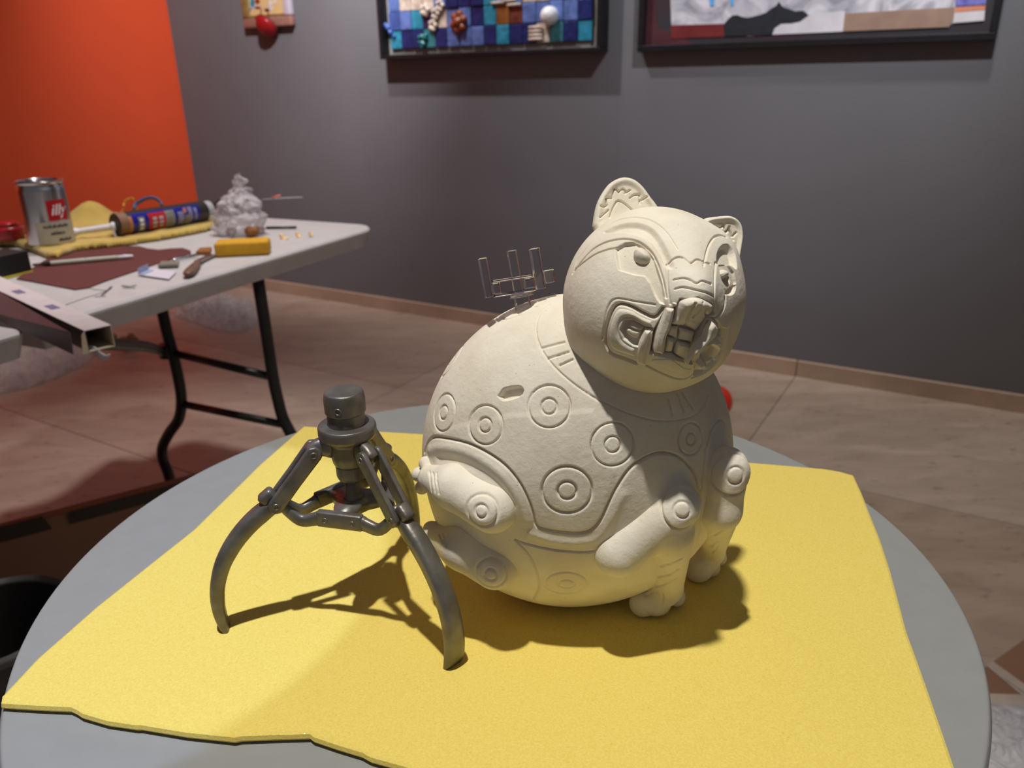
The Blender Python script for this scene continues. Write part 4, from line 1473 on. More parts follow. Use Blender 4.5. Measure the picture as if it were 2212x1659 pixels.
for sx in (-0.028, 0.03):
    sweep('strap', smooth_path([c0 + WT * sx - WN * 0.006, c0 + WT * sx * 0.9 + ZUP * 0.05 - WN * 0.006, c0 + WT * sx * 0.8 + ZUP * 0.085 - WN * 0.012], 10), 'oxblood', orn, 0.008, 0.003, WT, 8)

# ================================================================== FOLDING TABLE
FT_Z = 0.74
FO = np.array([-0.5056, 1.5079, 0.0]); FL = np.array([0.415, 0.910, 0.0]); FW = np.array([-0.910, 0.415, 0.0])
FL /= np.linalg.norm(FL); FW = np.array([-FL[1], FL[0], 0.0])


def ft(s, w, z):
    return FO + FL * s + FW * w + np.array([0, 0, z])


mat('folding_plastic', (0.50, 0.475, 0.46), rough=0.45, var=0.08, vscale=30, bump=0.0004, bscale=500)
fold = thing('folding_table', ft(0, 0.37, 0), 'pale grey plastic folding table with black bent-tube legs behind the round table', 'table')


def slab(name, s0, s1, w0, w1, rad, m, parent):
    def outline(ins):
        pts = []
        for (cs, cw, a0) in ((s1 - rad[0], w0 + rad[0], -90), (s1 - rad[1], w1 - rad[1], 0), (s0 + rad[2], w1 - rad[2], 90), (s0 + rad[3], w0 + rad[3], 180)):
            r = rad[len(pts) // 9]
            for k in range(9):
                a = math.radians(a0 + 90 * k / 8)
                pts.append((cs + max(r - ins, 0.0005) * math.cos(a) + 0, cw + max(r - ins, 0.0005) * math.sin(a)))
        return pts
    prof = [(0.0, 0.0), (0.016, -0.040), (0.013, -0.040), (0.0004, -0.007), (0.0, -0.004), (0.004, 0.0)]
    seq = [(0.020, -0.032), (0.016, -0.040), (0.012, -0.041), (0.001, -0.008), (0.0006, -0.004), (0.004, 0.0)]
    bm = bmesh.new()
    rings = []
    for ins, dz in seq:
        rings.append([bm.verts.new(tuple(ft(s, w, FT_Z + dz))) for s, w in outline(ins)])
    for a, b in zip(rings[:-1], rings[1:]):
        for i in range(len(a)):
            j = (i + 1) % len(a)
            bm.faces.new((a[i], a[j], b[j], b[i]))
    t1 = bm.faces.new(rings[-1]); t2 = bm.faces.new(list(reversed(rings[0])))
    bmesh.ops.triangulate(bm, faces=[t1, t2])
    bmesh.ops.recalc_face_normals(bm, faces=bm.faces)
    return bm_obj(name, bm, m, parent, False)


top1 = slab('table_half', -0.452, 0.462, 0.0, 0.74, (0.075, 0.06, 0.012, 0.012), 'folding_plastic', fold)
slab('table_half', -1.375, -0.470, 0.0, 0.74, (0.012, 0.012, 0.06, 0.06), 'folding_plastic', fold)
for w in (0.18, 0.56):
    box('hinge_bar', ft(-0.461, w, 0.7045), (0.30, 0.03, 0.008), 'dark_steel', fold, [FL, FW, ZUP], 0.002, 1)
PR = atz(557, 600, 0.70)
FLn = FL


def leg_pts(px):
    return [onplane(u, v, PR, FLn) for u, v in px]


rl = leg_pts([(556, 596), (573, 705), (590, 815), (600, 862), (612, 905), (634, 948), (660, 1010), (668, 1070)])
ll = leg_pts([(345, 652), (358, 706), (373, 762), (386, 820), (392, 866), (386, 905), (366, 935), (351, 965), (352, 992), (364, 1024), (376, 1075)])
for P in (rl, ll):
    P[0] = P[0] + np.array([0, 0, 0.702 - P[0][2]])
    last = P[-1]
    P.append(np.array([last[0], last[1], last[2] * 0.5])); P.append(np.array([last[0], last[1], 0.012]))
sweep('leg', smooth_path(rl, 60), 'dark_steel', fold, 0.025, 0.025, FLn, 14)
sweep('leg', smooth_path(ll, 60), 'dark_steel', fold, 0.025, 0.025, FLn, 14)
for P in (rl, ll):
    revolve('foot_cap', rprof([(0, 0.0), (0.016, 0.0), (0.016, 0.03), (0, 0.03)], 0.003), 'black_frame', fold, (P[-1][0], P[-1][1], 0), seg=20)
cb = leg_pts([(373, 762), (590, 815)]); sweep('crossbar', cb, 'dark_steel', fold, 0.018, 0.018, ZUP, 12)
cb = leg_pts([(391, 872), (612, 917)]); sweep('crossbar', cb, 'dark_steel', fold, 0.018, 0.018, ZUP, 12)
c1 = leg_pts([(362, 757)])[0]
br_e = atz(190, 741, 0.698)
sweep('brace', smooth_path([c1 + FL * (-0.012), c1 * 0.62 + br_e * 0.38 + np.array([0, 0, 0.004]), br_e], 16), 'dark_steel', fold, 0.022, 0.016, ZUP, 12)
revolve('clamp', rprof([(0, -0.016), (0.020, -0.016), (0.020, 0.016), (0, 0.016)], 0.003), 'dark_steel', fold, c1, ZUP, seg=20)
# pen scribbles and smears left on the top
mat('ink', (0.05, 0.045, 0.045), rough=0.7)
for L, w in (([(138, 660), (180, 645), (215, 634), (240, 624)], 0.0022), ([(187, 621), (210, 626), (235, 627)], 0.0018), ([(220, 638), (232, 628), (241, 619)], 0.005), ([(205, 641), (228, 640)], 0.004), ([(263, 617), (280, 619), (294, 616)], 0.006), ([(266, 622), (292, 622)], 0.005)):
    P = smooth_path([atz(u, v, FT_Z + 0.0004) for u, v in L], 12)
    sweep('ink_mark', P, 'ink', top1, w, 0.0006, np.cross(P[-1] - P[0], ZUP), 6)

# ================================================================== THINGS ON THE FOLDING TABLE


def flat_pillow(name, px, z0, height, edge, m, parent=None, bumps=(), rough=0.0, rs=30.0, n=70, seed=1, under=True, zfn=None):
    """soft sheet lying on a level surface: thickness profile, folds and swellings"""
    q = smooth_path(np.array([atz(u, v, z0)[:2] for u, v in list(px) + [px[0]]]), 160)
    lo, hi = q.min(0) - 1e-3, q.max(0) + 1e-3
    st = max(hi - lo) / n
    gx = np.arange(lo[0], hi[0] + st, st); gy = np.arange(lo[1], hi[1] + st, st)
    X, Y = np.meshgrid(gx, gy, indexing='ij')
    xy = np.c_[X.ravel(), Y.ravel()]
    ins = in_poly(xy, q)
    d = seg_dist(np.c_[xy, np.zeros(len(xy))], np.c_[q, np.zeros(len(q))], float(max(hi - lo)))
    # pull the outer grid points onto the outline so the rim is clean
    x = np.clip(d / edge, 0, 1)
    prof = np.sqrt(np.maximum(1 - (1 - x) ** 2, 0))
    h = height * prof
    P3 = np.c_[xy, np.zeros(len(xy))]
    if rough:
        nz = 0.6 * vnoise(P3, rs, seed) + 0.3 * vnoise(P3, rs * 2.3, seed + 3) + 0.2 * vnoise(P3, rs * 5, seed + 5)
        h = h + rough * np.abs(nz) * prof
    for (u, v, r, hh) in bumps:
        c = atz(u, v, z0)[:2]
        h = h + hh * np.exp(-((xy - c) ** 2).sum(1) / (r * r)) * prof
    V = np.c_[xy, z0 + h]
    ny = len(gy)
    a = (np.arange(len(gx) - 1)[:, None] * ny + np.arange(ny - 1)[None]).ravel()
    Fq = np.c_[a, a + ny, a + ny + 1, a + 1]
    Fq = Fq[ins[Fq].all(1)]
    used = np.unique(Fq)
    re = -np.ones(len(V), int); re[used] = np.arange(len(used))
    T = V[used]; Fu = re[Fq]
    # skirt down to the surface
    from collections import Counter
    E = Counter()
    for f in Fu:
        for i in range(4):
            E[(min(f[i], f[(i + 1) % 4]), max(f[i], f[(i + 1) % 4]))] += 1
    Bm = T.copy(); Bm[:, 2] = z0 + 0.0003
    nV = np.vstack([T, Bm])
    fs = [tuple(f) for f in Fu] + [tuple(len(T) + i for i in f[::-1]) for f in Fu]
    for f in Fu:
        for i in range(4):
            a_, b_ = f[i], f[(i + 1) % 4]
            if E[(min(a_, b_), max(a_, b_))] == 1:
                fs.append((b_, a_, a_ + len(T), b_ + len(T)))
    return mesh(name, nV, fs, m, parent, 'film' not in m)


def flat(name, px, z0, t, m, parent=None, bevel=0.0):
    return prism(name, [atz(u, v, z0) for u, v in px], ZUP, t, m, parent, bevel)


# oxblood sheet
mat('oxblood_sheet', (0.105, 0.022, 0.018), rough=0.75, var=0.1, vscale=40)
o = flat('leather_sheet', [(67, 609), (120, 619), (162, 627), (190, 623), (235, 606), (286, 589), (335, 572), (375, 560), (413, 549), (412, 543), (395, 537), (370, 538), (342, 541), (318, 538), (300, 533), (240, 533), (150, 548), (100, 562), (66, 583), (36, 604)], FT_Z + 0.0006, 0.0018, 'oxblood_sheet')
tag(o, 'dark red flat sheet lying on the folding table', 'sheet')
# yellow cloth
mat('yellow_cloth', (0.52, 0.36, 0.075), rough=0.9, var=0.15, vscale=30, bump=0.0006, bscale=500, sheen=0.3)
o = flat_pillow('yellow_cloth', [(-30, 536), (20, 531), (58, 541), (95, 556), (128, 557), (158, 546), (175, 541), (215, 538), (300, 526), (380, 513), (440, 501), (470, 492), (474, 478), (455, 466), (400, 470), (300, 470), (240, 468), (190, 470), (100, 492), (40, 500), (-30, 508)], FT_Z + 0.0025, 0.012, 0.010, 'yellow_cloth', None,
               [(205, 483), (0, 0)][:0] or [(196, 487, 0.045, 0.042), (330, 508, 0.02, 0.004), (230, 484, 0.03, 0.01)], 0.005, 28.0, 110, 3)
tag(o, 'crumpled yellow cloth bunched under the caulk tube and coffee can', 'cloth')

# coffee can
mat('can_steel', (0.62, 0.60, 0.60), rough=0.22, metal=1.0, var=0.08, vscale=8)
mat('label_red', (0.36, 0.004, 0.008), rough=0.4)
mat('label_white', (0.72, 0.68, 0.68), rough=0.5)
mat('masking_tape', (0.40, 0.35, 0.26), rough=0.8, var=0.1, vscale=40)
cb_ = atz(114, 527, FT_Z + 0.012)
CR, CHH = 0.0455, 0.132
CZ0 = FT_Z + 0.0145
can = thing('coffee_can', (cb_[0], cb_[1], CZ0), 'open steel coffee can with a red square logo and handwritten tape label', 'can')
cen = np.array([cb_[0], cb_[1], 0])
revolve('can_body', rprof([(0, CZ0 + 0.004), (CR - 0.004, CZ0 + 0.004), (CR - 0.003, CZ0), (CR, CZ0 + 0.003), (CR, CZ0 + CHH - 0.018), (CR - 0.003, CZ0 + CHH - 0.010), (CR - 0.004, CZ0 + CHH - 0.004), (CR - 0.007, CZ0 + CHH - 0.004), (CR - 0.007, CZ0 + 0.008), (0, CZ0 + 0.008)], 0.0015), 'can_steel', can, cen, seg=72)
revolve('can_rim', rprof([(CR - 0.0075, CZ0 + CHH - 0.006), (CR + 0.0005, CZ0 + CHH - 0.006), (CR + 0.002, CZ0 + CHH - 0.003), (CR + 0.002, CZ0 + CHH), (CR - 0.004, CZ0 + CHH + 0.001), (CR - 0.0075, CZ0 + CHH - 0.006)], 0.001), 'can_steel', can, cen, seg=72)
tocam = CAM - cen; tocam[2] = 0; tocam /= np.linalg.norm(tocam)
rgt = np.cross(ZUP, tocam)


def wrap(R, a, z):
    return cen + (tocam * math.cos(a) + rgt * math.sin(a)) * R + np.array([0, 0, z])


def can_patch(name, a0, a1, z0, z1, R, m, parent=can, n=24):
    V, Fs = [], []
    for k in range(n + 1):
        a = a0 + (a1 - a0) * k / n
        V += [wrap(R, a, z0), wrap(R, a, z1)]
    for k in range(n):
        Fs.append((2 * k, 2 * k + 2, 2 * k + 3, 2 * k + 1))
    return mesh(name, V, Fs, m, parent, True)


def text_mesh(s, size, shear=0.0, sx=1.0):
    cu = bpy.data.curves.new('txt', 'FONT')
    cu.body = s; cu.size = size; cu.shear = shear; cu.align_x = 'CENTER'; cu.align_y = 'CENTER'; cu.resolution_u = 3; cu.offset = size * 0.012
    to = bpy.data.objects.new('txt', cu)
    col.objects.link(to)
    dg = bpy.context.evaluated_depsgraph_get()
    me = bpy.data.meshes.new_from_object(to.evaluated_get(dg))
    V = np.array([v.co[:] for v in me.vertices]).reshape(-1, 3)
    Fs = [tuple(p.vertices) for p in me.polygons]
    bpy.data.objects.remove(to); bpy.data.curves.remove(cu); bpy.data.meshes.remove(me)
    return V * np.array([sx, 1, 1]), Fs


aL = math.radians(31); zL = CZ0 + 0.073
sq = can_patch('logo_square', aL - 0.47, aL + 0.47, zL - 0.021, zL + 0.021, CR + 0.0006, 'label_red')
V, Fs = text_mesh('illy', 0.031, 0.32, 0.95)
mesh('logo_lettering', [wrap(CR + 0.0010, aL + v[0] / CR, zL + 0.0 + v[1]) for v in V], Fs, 'label_white', sq, False)
tp = can_patch('tape_label', math.radians(-32), math.radians(82), CZ0 + 0.004, CZ0 + 0.050, CR + 0.0005, 'masking_tape')
rnd = random.Random(8)
for row, (a0, a1) in enumerate(((-12, 50), (2, 34), (18, 52))):
    a = math.radians(a0); zc = CZ0 + 0.040 - 0.0145 * row
    k = 0
    while a < math.radians(a1):
        w = rnd.uniform(0.04, 0.09); hh = rnd.choice([0.0022, 0.003, 0.0048])
        P = smooth_path([wrap(CR + 0.0009, a, zc - 0.002), wrap(CR + 0.0009, a + w * 0.3, zc + hh), wrap(CR + 0.0009, a + w * 0.6, zc - 0.0015), wrap(CR + 0.0009, a + w, zc + hh * 0.4)], 9)
        sweep('pen_stroke', P, 'ink', tp, 0.0024, 0.0006, ZUP, 6)
        a += w + (0.05 if rnd.random() < 0.25 else 0.012)

# caulk tube
mat('tube_dark', (0.028, 0.022, 0.022), rough=0.35)
mat('tube_brown', (0.20, 0.10, 0.055), rough=0.5)
mat('tube_orange', (0.42, 0.15, 0.04), rough=0.5)
mat('tube_blue', (0.012, 0.012, 0.20), rough=0.3)
mat('tube_red', (0.38, 0.012, 0.016), rough=0.35)
mat('tube_grey', (0.22, 0.21, 0.18), rough=0.4, var=0.3, vscale=120)
mat('tube_lilac', (0.22, 0.20, 0.34), rough=0.4, var=0.3, vscale=140)
mat('nozzle_white', (0.62, 0.58, 0.60), rough=0.4)
mat('tube_cap', (0.36, 0.36, 0.36), rough=0.45)
TRD = 0.0245
Tz = FT_Z + 0.017 + TRD
T0, T1 = atz(247, 485, Tz), atz(441, 455, Tz)
tx = (T1 - T0); TLn = np.linalg.norm(tx); tx /= TLn
tube = thing('caulk_tube', (T0 + T1) / 2 * np.array([1, 1, 0]) + np.array([0, 0, FT_Z + 0.017]), 'blue and black caulk cartridge with a white nozzle lying on the yellow cloth', 'caulk tube')
revolve('cartridge', rprof([(0, 0), (TRD - 0.003, 0.0), (TRD, 0.003), (TRD, TLn - 0.003), (TRD - 0.003, TLn), (0, TLn)], 0.002), 'tube_dark', tube, T0, tx, seg=56)
fcam = CAM - (T0 + T1) / 2
fcam -= tx * np.dot(fcam, tx); fcam /= np.linalg.norm(fcam)
fup = np.cross(tx, fcam)
if fup[2] < 0:
    fup = -fup


def tube_patch(name, x0, x1, a0, a1, m, R=TRD + 0.0004, parent=tube, n=18):
    V, Fs = [], []
    for k in range(n + 1):
        a = math.radians(a0 + (a1 - a0) * k / n)
        d = fcam * math.cos(a) + fup * math.sin(a)
        V += [T0 + tx * (x0 * TLn) + d * R, T0 + tx * (x1 * TLn) + d * R]
    for k in range(n):
        Fs.append((2 * k, 2 * k + 1, 2 * k + 3, 2 * k + 2))
    return mesh(name, V, Fs, m, parent, True)


tube_patch('brown_band', 0.01, 0.10, -95, 80, 'tube_brown')
tube_patch('orange_band', 0.10, 0.13, -80, 30, 'tube_orange')
lab = tube_patch('blue_label', 0.13, 0.88, -90, 42, 'tube_blue')
for (x0, x1, a0, a1, m) in ((0.19, 0.255, -70, 18, 'tube_grey'), (0.30, 0.485, -85, 30, 'tube_red'), (0.485, 0.585, -80, 32, 'tube_grey'), (0.62, 0.69, -60, 15, 'tube_lilac'), (0.695, 0.725, 5, 32, 'tube_orange'), (0.70, 0.77, -70, -5, 'tube_grey'), (0.745, 0.79, -40, 34, 'tube_lilac'), (0.81, 0.845, -40, 25, 'tube_lilac')):
    pc = tube_patch('label_panel', x0, x1, a0, a1, m, TRD + 0.0008, lab)
    if m == 'tube_red':
        for (y0, y1) in ((0.34, 0.385), (0.41, 0.455)):
            for aa in (-52, -30, -8):
                tube_patch('label_print', y0, y1, aa, aa + 15, 'tube_cap', TRD + 0.0011, lab, 6)
    elif x0 == 0.19:
        for aa in (-50, -28, -6):
            tube_patch('label_print', 0.205, 0.24, aa, aa + 14, 'label_white', TRD + 0.0011, lab, 6)
revolve('end_cap', rprof([(0, TLn), (TRD - 0.003, TLn), (TRD - 0.002, TLn + 0.016), (0, TLn + 0.018)], 0.003), 'tube_cap', tube, T0, tx, seg=40)
N0 = T0 + np.array([0, 0, -0.004]); N1 = atz(133, 505, FT_Z + 0.030)
nx_ = (N1 - N0); nl = np.linalg.norm(nx_); nx_ /= nl
nz = revolve('nozzle', rprof([(0, -0.002), (0.010, -0.002), (0.010, 0.006), (0.0075, 0.008), (0.0062, nl * 0.68), (0.0095, nl * 0.76), (0.0085, nl * 0.84), (0.003, nl), (0, nl)], 0.002), 'nozzle_white', tube, N0, nx_, seg=28)
box('nozzle_flange', N0 + np.array([0, 0, -0.012]) + nx_ * 0.003, (0.004, 0.018, 0.024), 'nozzle_white', tube, frame_from(nx_), 0.001, 1)
rod_e = atz(505, 431, Tz + 0.004)
o = thing('plunger_rod', T1 + tx * 0.02, 'black rod poking out between caulk tube and crumpled bag', 'rod')
sweep('rod', smooth_path([T1 + tx * 0.0195 + np.array([0, 0, 0.006]), T1 * 0.5 + rod_e * 0.5 + np.array([0, 0, 0.01]), rod_e + np.array([0, 0, 0.004])], 10), 'tube_dark', o, 0.011, 0.009, ZUP, 12, 4.0)

# loops of cord behind the tube
mat('blue_cord', (0.045, 0.10, 0.22), rough=0.5)
mat('orange_cord', (0.62, 0.27, 0.03), rough=0.5)
dep = np.dot(T0 * 0.6 + T1 * 0.4 - CAM, FWD) + 0.075


def atd(u, v, d):
    return CAM + ray(u, v) * d


P = [atd(u, v, dep) for u, v in ((288, 452), (294, 441), (308, 432), (324, 427), (338, 430), (346, 437), (350, 445))]
P = [np.array([*atz(283, 461, FT_Z + 0.004)[:2], FT_Z + 0.004])] + P + [np.array([*atz(356, 458, FT_Z + 0.004)[:2], FT_Z + 0.004])]
o = sweep('cord', smooth_path(P, 50), 'blue_cord', None, 0.0085, 0.004, None, 8)
tag(o, 'blue cord arching up behind the caulk tube', 'cord')
P = [atd(u, v, dep + 0.01) for u, v in ((266, 450), (268, 440), (275, 431), (284, 429), (291, 433))]
P = [np.array([*atz(258, 464, FT_Z + 0.004)[:2], FT_Z + 0.004])] + P + [np.array([*atz(298, 461, FT_Z + 0.004)[:2], FT_Z + 0.004])]
o = sweep('cord', smooth_path(P, 40), 'orange_cord', None, 0.0055, 0.004, None, 8)
tag(o, 'thin orange cord loop between yellow cloth and caulk tube', 'cord')

# red pot at the left edge
jb = atz(24, 520, FT_Z + 0.012)
jar = thing('red_pot', (jb[0], jb[1], FT_Z + 0.0145), 'squat dark red pot with a lid beside the coffee can', 'pot')
jz = FT_Z + 0.0145
revolve('pot_body', rprof([(0, jz), (0.026, jz), (0.031, jz + 0.010), (0.031, jz + 0.024), (0.026, jz + 0.030), (0, jz + 0.030)], 0.004), 'red_lacquer', jar, (jb[0], jb[1], 0), seg=40)
revolve('lid', rprof([(0, jz + 0.030), (0.022, jz + 0.030), (0.023, jz + 0.037), (0.014, jz + 0.041), (0, jz + 0.042)], 0.003), 'red_lacquer', jar, (jb[0], jb[1], 0), seg=40)

# marker
mat('marker_grey', (0.42, 0.40, 0.34), rough=0.4)
M0, M1_ = atz(84, 571, FT_Z + 0.0075), atz(256, 556, FT_Z + 0.0075)
mx = M1_ - M0; ml = np.linalg.norm(mx); mx /= ml
mk = thing('craft_knife', (M0 + M1_) / 2 * np.array([1, 1, 0]) + np.array([0, 0, FT_Z + 0.0025]), 'thin grey craft knife lying on the dark red sheet', 'knife')
revolve('handle', rprof([(0, 0.02), (0.0046, 0.02), (0.0048, ml * 0.55), (0.0042, ml * 0.57), (0.0048, ml * 0.6), (0.0045, ml), (0, ml)], 0.001), 'marker_grey', mk, M0, mx, seg=20)
revolve('collar', rprof([(0, 0.006), (0.0036, 0.006), (0.0050, 0.02), (0, 0.02)], 0.001), 'tube_dark', mk, M0, mx, seg=20)
revolve('tip', [(0, -0.012), (0.0022, -0.010), (0.0030, 0.006), (0, 0.006)], 'tube_dark', mk, M0, mx, seg=16)
revolve('end', rprof([(0, ml), (0.0035, ml), (0.0045, ml + 0.012), (0.0030, ml + 0.026), (0, ml + 0.028)], 0.001), 'nozzle_white', mk, M0, mx, seg=16)

# black box with a yellow lip
mat('matte_black', (0.008, 0.008, 0.008), rough=0.6)
mat('yellow_print', (0.50, 0.40, 0.03), rough=0.5)
q0, q1 = atz(-12, 609, FT_Z + 0.0005), atz(71, 589, FT_Z + 0.0005)
ex = q1 - q0; bl_ = np.linalg.norm(ex); ex /= bl_; ey = np.cross(ZUP, ex)
bk = thing('black_carton', (q0 + q1) / 2, 'small black carton with a yellow bottom edge on the folding table\'s left', 'box')
AXB = [ex, ey, ZUP]
cc = (q0 + q1) / 2 + ey * 0.03
box('carton', cc + ZUP * 0.0235, (bl_, 0.06, 0.038), 'matte_black', bk, AXB, 0.0008, 1)
box('yellow_edge', cc + ZUP * 0.0023 - ey * 0.0006, (bl_ + 0.001, 0.0612, 0.0044), 'yellow_print', bk, AXB, 0.0004, 1)

# papers and small tools by the sheet
mat('note_white', (0.55, 0.51, 0.56), rough=0.7)
mat('note_blue', (0.30, 0.33, 0.48), rough=0.6)
o = flat('note_card', [(301, 595), (365, 604), (381, 588), (327, 580)], FT_Z + 0.0024, 0.0012, 'note_white'); tag(o, 'small white note card with a bent corner beside the dark red sheet', 'card')
o = thing('folded_tag', atz(308, 590, FT_Z + 0.0038), 'pale blue folded tag standing on the note card', 'tag')
a_, b2_ = atz(299, 593, FT_Z + 0.0038), atz(321, 583, FT_Z + 0.0038)
prism('leaf', [a_, b2_, b2_ + ZUP * 0.011, a_ + ZUP * 0.011], np.cross(b2_ - a_, ZUP) / np.linalg.norm(b2_ - a_), 0.0008, 'note_blue', o)
prism('leaf', [a_, b2_, b2_ + np.array([0.012, -0.004, 0]), a_ + np.array([0.012, -0.004, 0])], ZUP, 0.0008, 'note_blue', o)
o = flat('eraser', [(342, 579), (385, 577), (388, 569), (350, 570)], FT_Z + 0.0024, 0.006, 'tube_grey', None, 0.001); tag(o, 'small grey eraser block behind the note card', 'eraser')
mat('wood_brown', (0.15, 0.075, 0.05), rough=0.45, var=0.3, vscale=60)
mat('bright_steel', (0.62, 0.64, 0.66), rough=0.22, metal=1.0)
h0, h1 = atz(404, 594, FT_Z + 0.008), atz(428, 566, FT_Z + 0.009)
sc = thing('palette_knife', (h0 + h1) / 2 * np.array([1, 1, 0]) + np.array([0, 0, FT_Z]), 'palette knife with a brown wooden handle near the table\'s front edge', 'knife')
sweep('handle', smooth_path([h0, h0 * 0.6 + h1 * 0.4, h1], 16), 'wood_brown', sc, np.interp(np.linspace(0, 1, 16), [0, .15, .5, 1], [0.010, 0.020, 0.022, 0.012]), np.interp(np.linspace(0, 1, 16), [0, .2, 1], [0.008, 0.014, 0.010]), np.cross(h1 - h0, ZUP), 14)
g1, g2 = atz(432, 562, FT_Z + 0.006), atz(462, 550, FT_Z + 0.003)
sweep('blade', smooth_path([h1, g1, g2], 14), 'bright_steel', sc, np.interp(np.linspace(0, 1, 14), [0, .3, 1], [0.008, 0.018, 0.026]), 0.0022, np.cross(g2 - h1, ZUP), 8)
g1, g2 = atz(374, 562, FT_Z + 0.006), atz(428, 550, FT_Z + 0.006)
o = thing('tweezers', (g1 + g2) / 2, 'bright steel tweezers touching the dark red sheet\'s corner', 'tweezers')
for sg in (-1, 1):
    sd = np.cross(g2 - g1, ZUP); sd /= np.linalg.norm(sd)
    sweep('arm', smooth_path([g1 + sd * sg * 0.001, (g1 + g2) / 2 + sd * sg * 0.007, g2 + sd * sg * 0.002], 12), 'bright_steel', o, 0.006, 0.0022, ZUP, 8)
mat('rust_chip', (0.24, 0.085, 0.02), rough=0.7)
o = flat('clay_chip', [(424, 551), (455, 551), (458, 541), (432, 543)], FT_Z + 0.0006, 0.008, 'rust_chip', None, 0.002); tag(o, 'rust brown clay chip next to the yellow sponge', 'chip')

# sponge
mat('sponge_yellow', (0.60, 0.31, 0.018), rough=0.9, var=0.12, vscale=80, bump=0.0012, bscale=400)
q0, q1 = atz(465, 557, FT_Z + 0.0005), atz(582, 551, FT_Z + 0.0005)
ex = q1 - q0; sl_ = np.linalg.norm(ex); ex /= sl_; ey = np.cross(ZUP, ex)
o = box('sponge', (q0 + q1) / 2 + ey * 0.027 + ZUP * 0.0145, (sl_, 0.054, 0.028), 'sponge_yellow', None, [ex, ey, ZUP], 0.005, 3, True)
tag(o, 'yellow rectangular sponge on the folding table\'s front edge', 'sponge')

# plastic film
def film_mat(name, colr, alpha, rough):
    m, nt, b = new_mat(name)
    b.inputs['Base Color'].default_value = (*colr, 1)
    b.inputs['Roughness'].default_value = rough
    b.inputs['Alpha'].default_value = alpha
    b.inputs['Specular IOR Level'].default_value = 0.8
    tc = nt.nodes.new('ShaderNodeTexCoord')
    n = nt.nodes.new('ShaderNodeTexNoise'); n.inputs['Scale'].default_value = 26; n.inputs['Detail'].default_value = 6; n.inputs['Distortion'].default_value = 1.5
    nt.links.new(tc.outputs['Object'], n.inputs['Vector'])
    bp = nt.nodes.new('ShaderNodeBump'); bp.inputs['Distance'].default_value = 0.02; bp.inputs['Strength'].default_value = 0.8
    nt.links.new(n.outputs['Fac'], bp.inputs['Height']); nt.links.new(bp.outputs['Normal'], b.inputs['Normal'])
    return m


film_mat('bag_film', (0.72, 0.66, 0.68), 0.50, 0.22)
film_mat('floor_film', (0.75, 0.71, 0.71), 0.34, 0.12)
film_mat('white_film', (0.62, 0.60, 0.63), 0.75, 0.25)
gb = atz(520, 506, FT_Z + 0.0008)
bag = thing('plastic_bag', (gb[0], gb[1], FT_Z), 'crumpled clear plastic bag with a peaked top on the folding table', 'plastic bag')
rr_ = 56 * mpp(gb)
kz = mpp(gb)
V, Fs = [], []
nk, nh = 72, 40
tipdir = RT * (0.30) + FWD * 0.02
for j in range(nh + 1):
    t = j / nh
    # waist, shoulders and a twisted peak
    rad = np.interp(t, [0, 0.06, 0.25, 0.45, 0.60, 0.68, 0.80, 1.0], [0.80, 0.98, 1.0, 0.86, 0.66, 0.42, 0.24, 0.05]) * rr_
    z = t * 128 * kz
    off = np.interp(t, [0, .5, 1], [0, 0.08, 0.30]) * rr_
    for k in range(nk):
        a = 2 * math.pi * k / nk
        P = np.array([gb[0], gb[1], FT_Z + 0.0012 + z]) + RT * (math.cos(a) * rad + off) + np.array([0, 1, 0]) * (math.sin(a) * rad * 0.8)
        V.append(P)
V = np.array(V)
nz_ = vnoise(V, 38, 7) * 0.6 + vnoise(V, 85, 8) * 0.4 + vnoise(V, 160, 9) * 0.25
cc = V.copy(); ctr = np.array([gb[0], gb[1], 0])
dirn = V - (ctr + np.array([0, 0, 1]) * V[:, 2:3]); dirn /= np.maximum(np.linalg.norm(dirn, axis=1), 1e-6)[:, None]
V = V + dirn * ((np.abs(nz_) * 1.6 - 0.5) * 0.016)[:, None]
for j in range(nh):
    for k in range(nk):
        k2 = (k + 1) % nk
        Fs.append((j * nk + k, j * nk + k2, (j + 1) * nk + k2, (j + 1) * nk + k))
Fs.append(tuple(reversed(range(nk)))); Fs.append(tuple(nh * nk + k for k in range(nk)))
mesh('bag_skin', V, Fs, 'bag_film', bag, True)
for (u, v, r) in ((497, 500, 0.010), (541, 500, 0.013), (558, 496, 0.009)):
    c0 = atz(u, v, FT_Z + r)
    clump('nugget', [(c0, r), (c0 + RT * r * 0.8 + ZUP * 0.001, r * 0.8)], 'rust_chip', bag, 0.0025, 0.003)
mat('coral_plastic', (0.75, 0.18, 0.10), rough=0.4)
d0 = np.dot(gb - CAM, FWD) + 0.01
o = thing('wire', atd(590, 428, d0), 'thin pink wire with a coral tip sticking out of the plastic bag', 'wire')
sweep('strand', [atd(566, 431, d0), atd(610, 428, d0), atd(654, 426, d0)], 'pale_lilac', o, 0.002, 0.002, None, 6)
sweep('tip', [atd(588, 427, d0), atd(606, 422, d0)], 'coral_plastic', o, 0.005, 0.004, ZUP, 8)

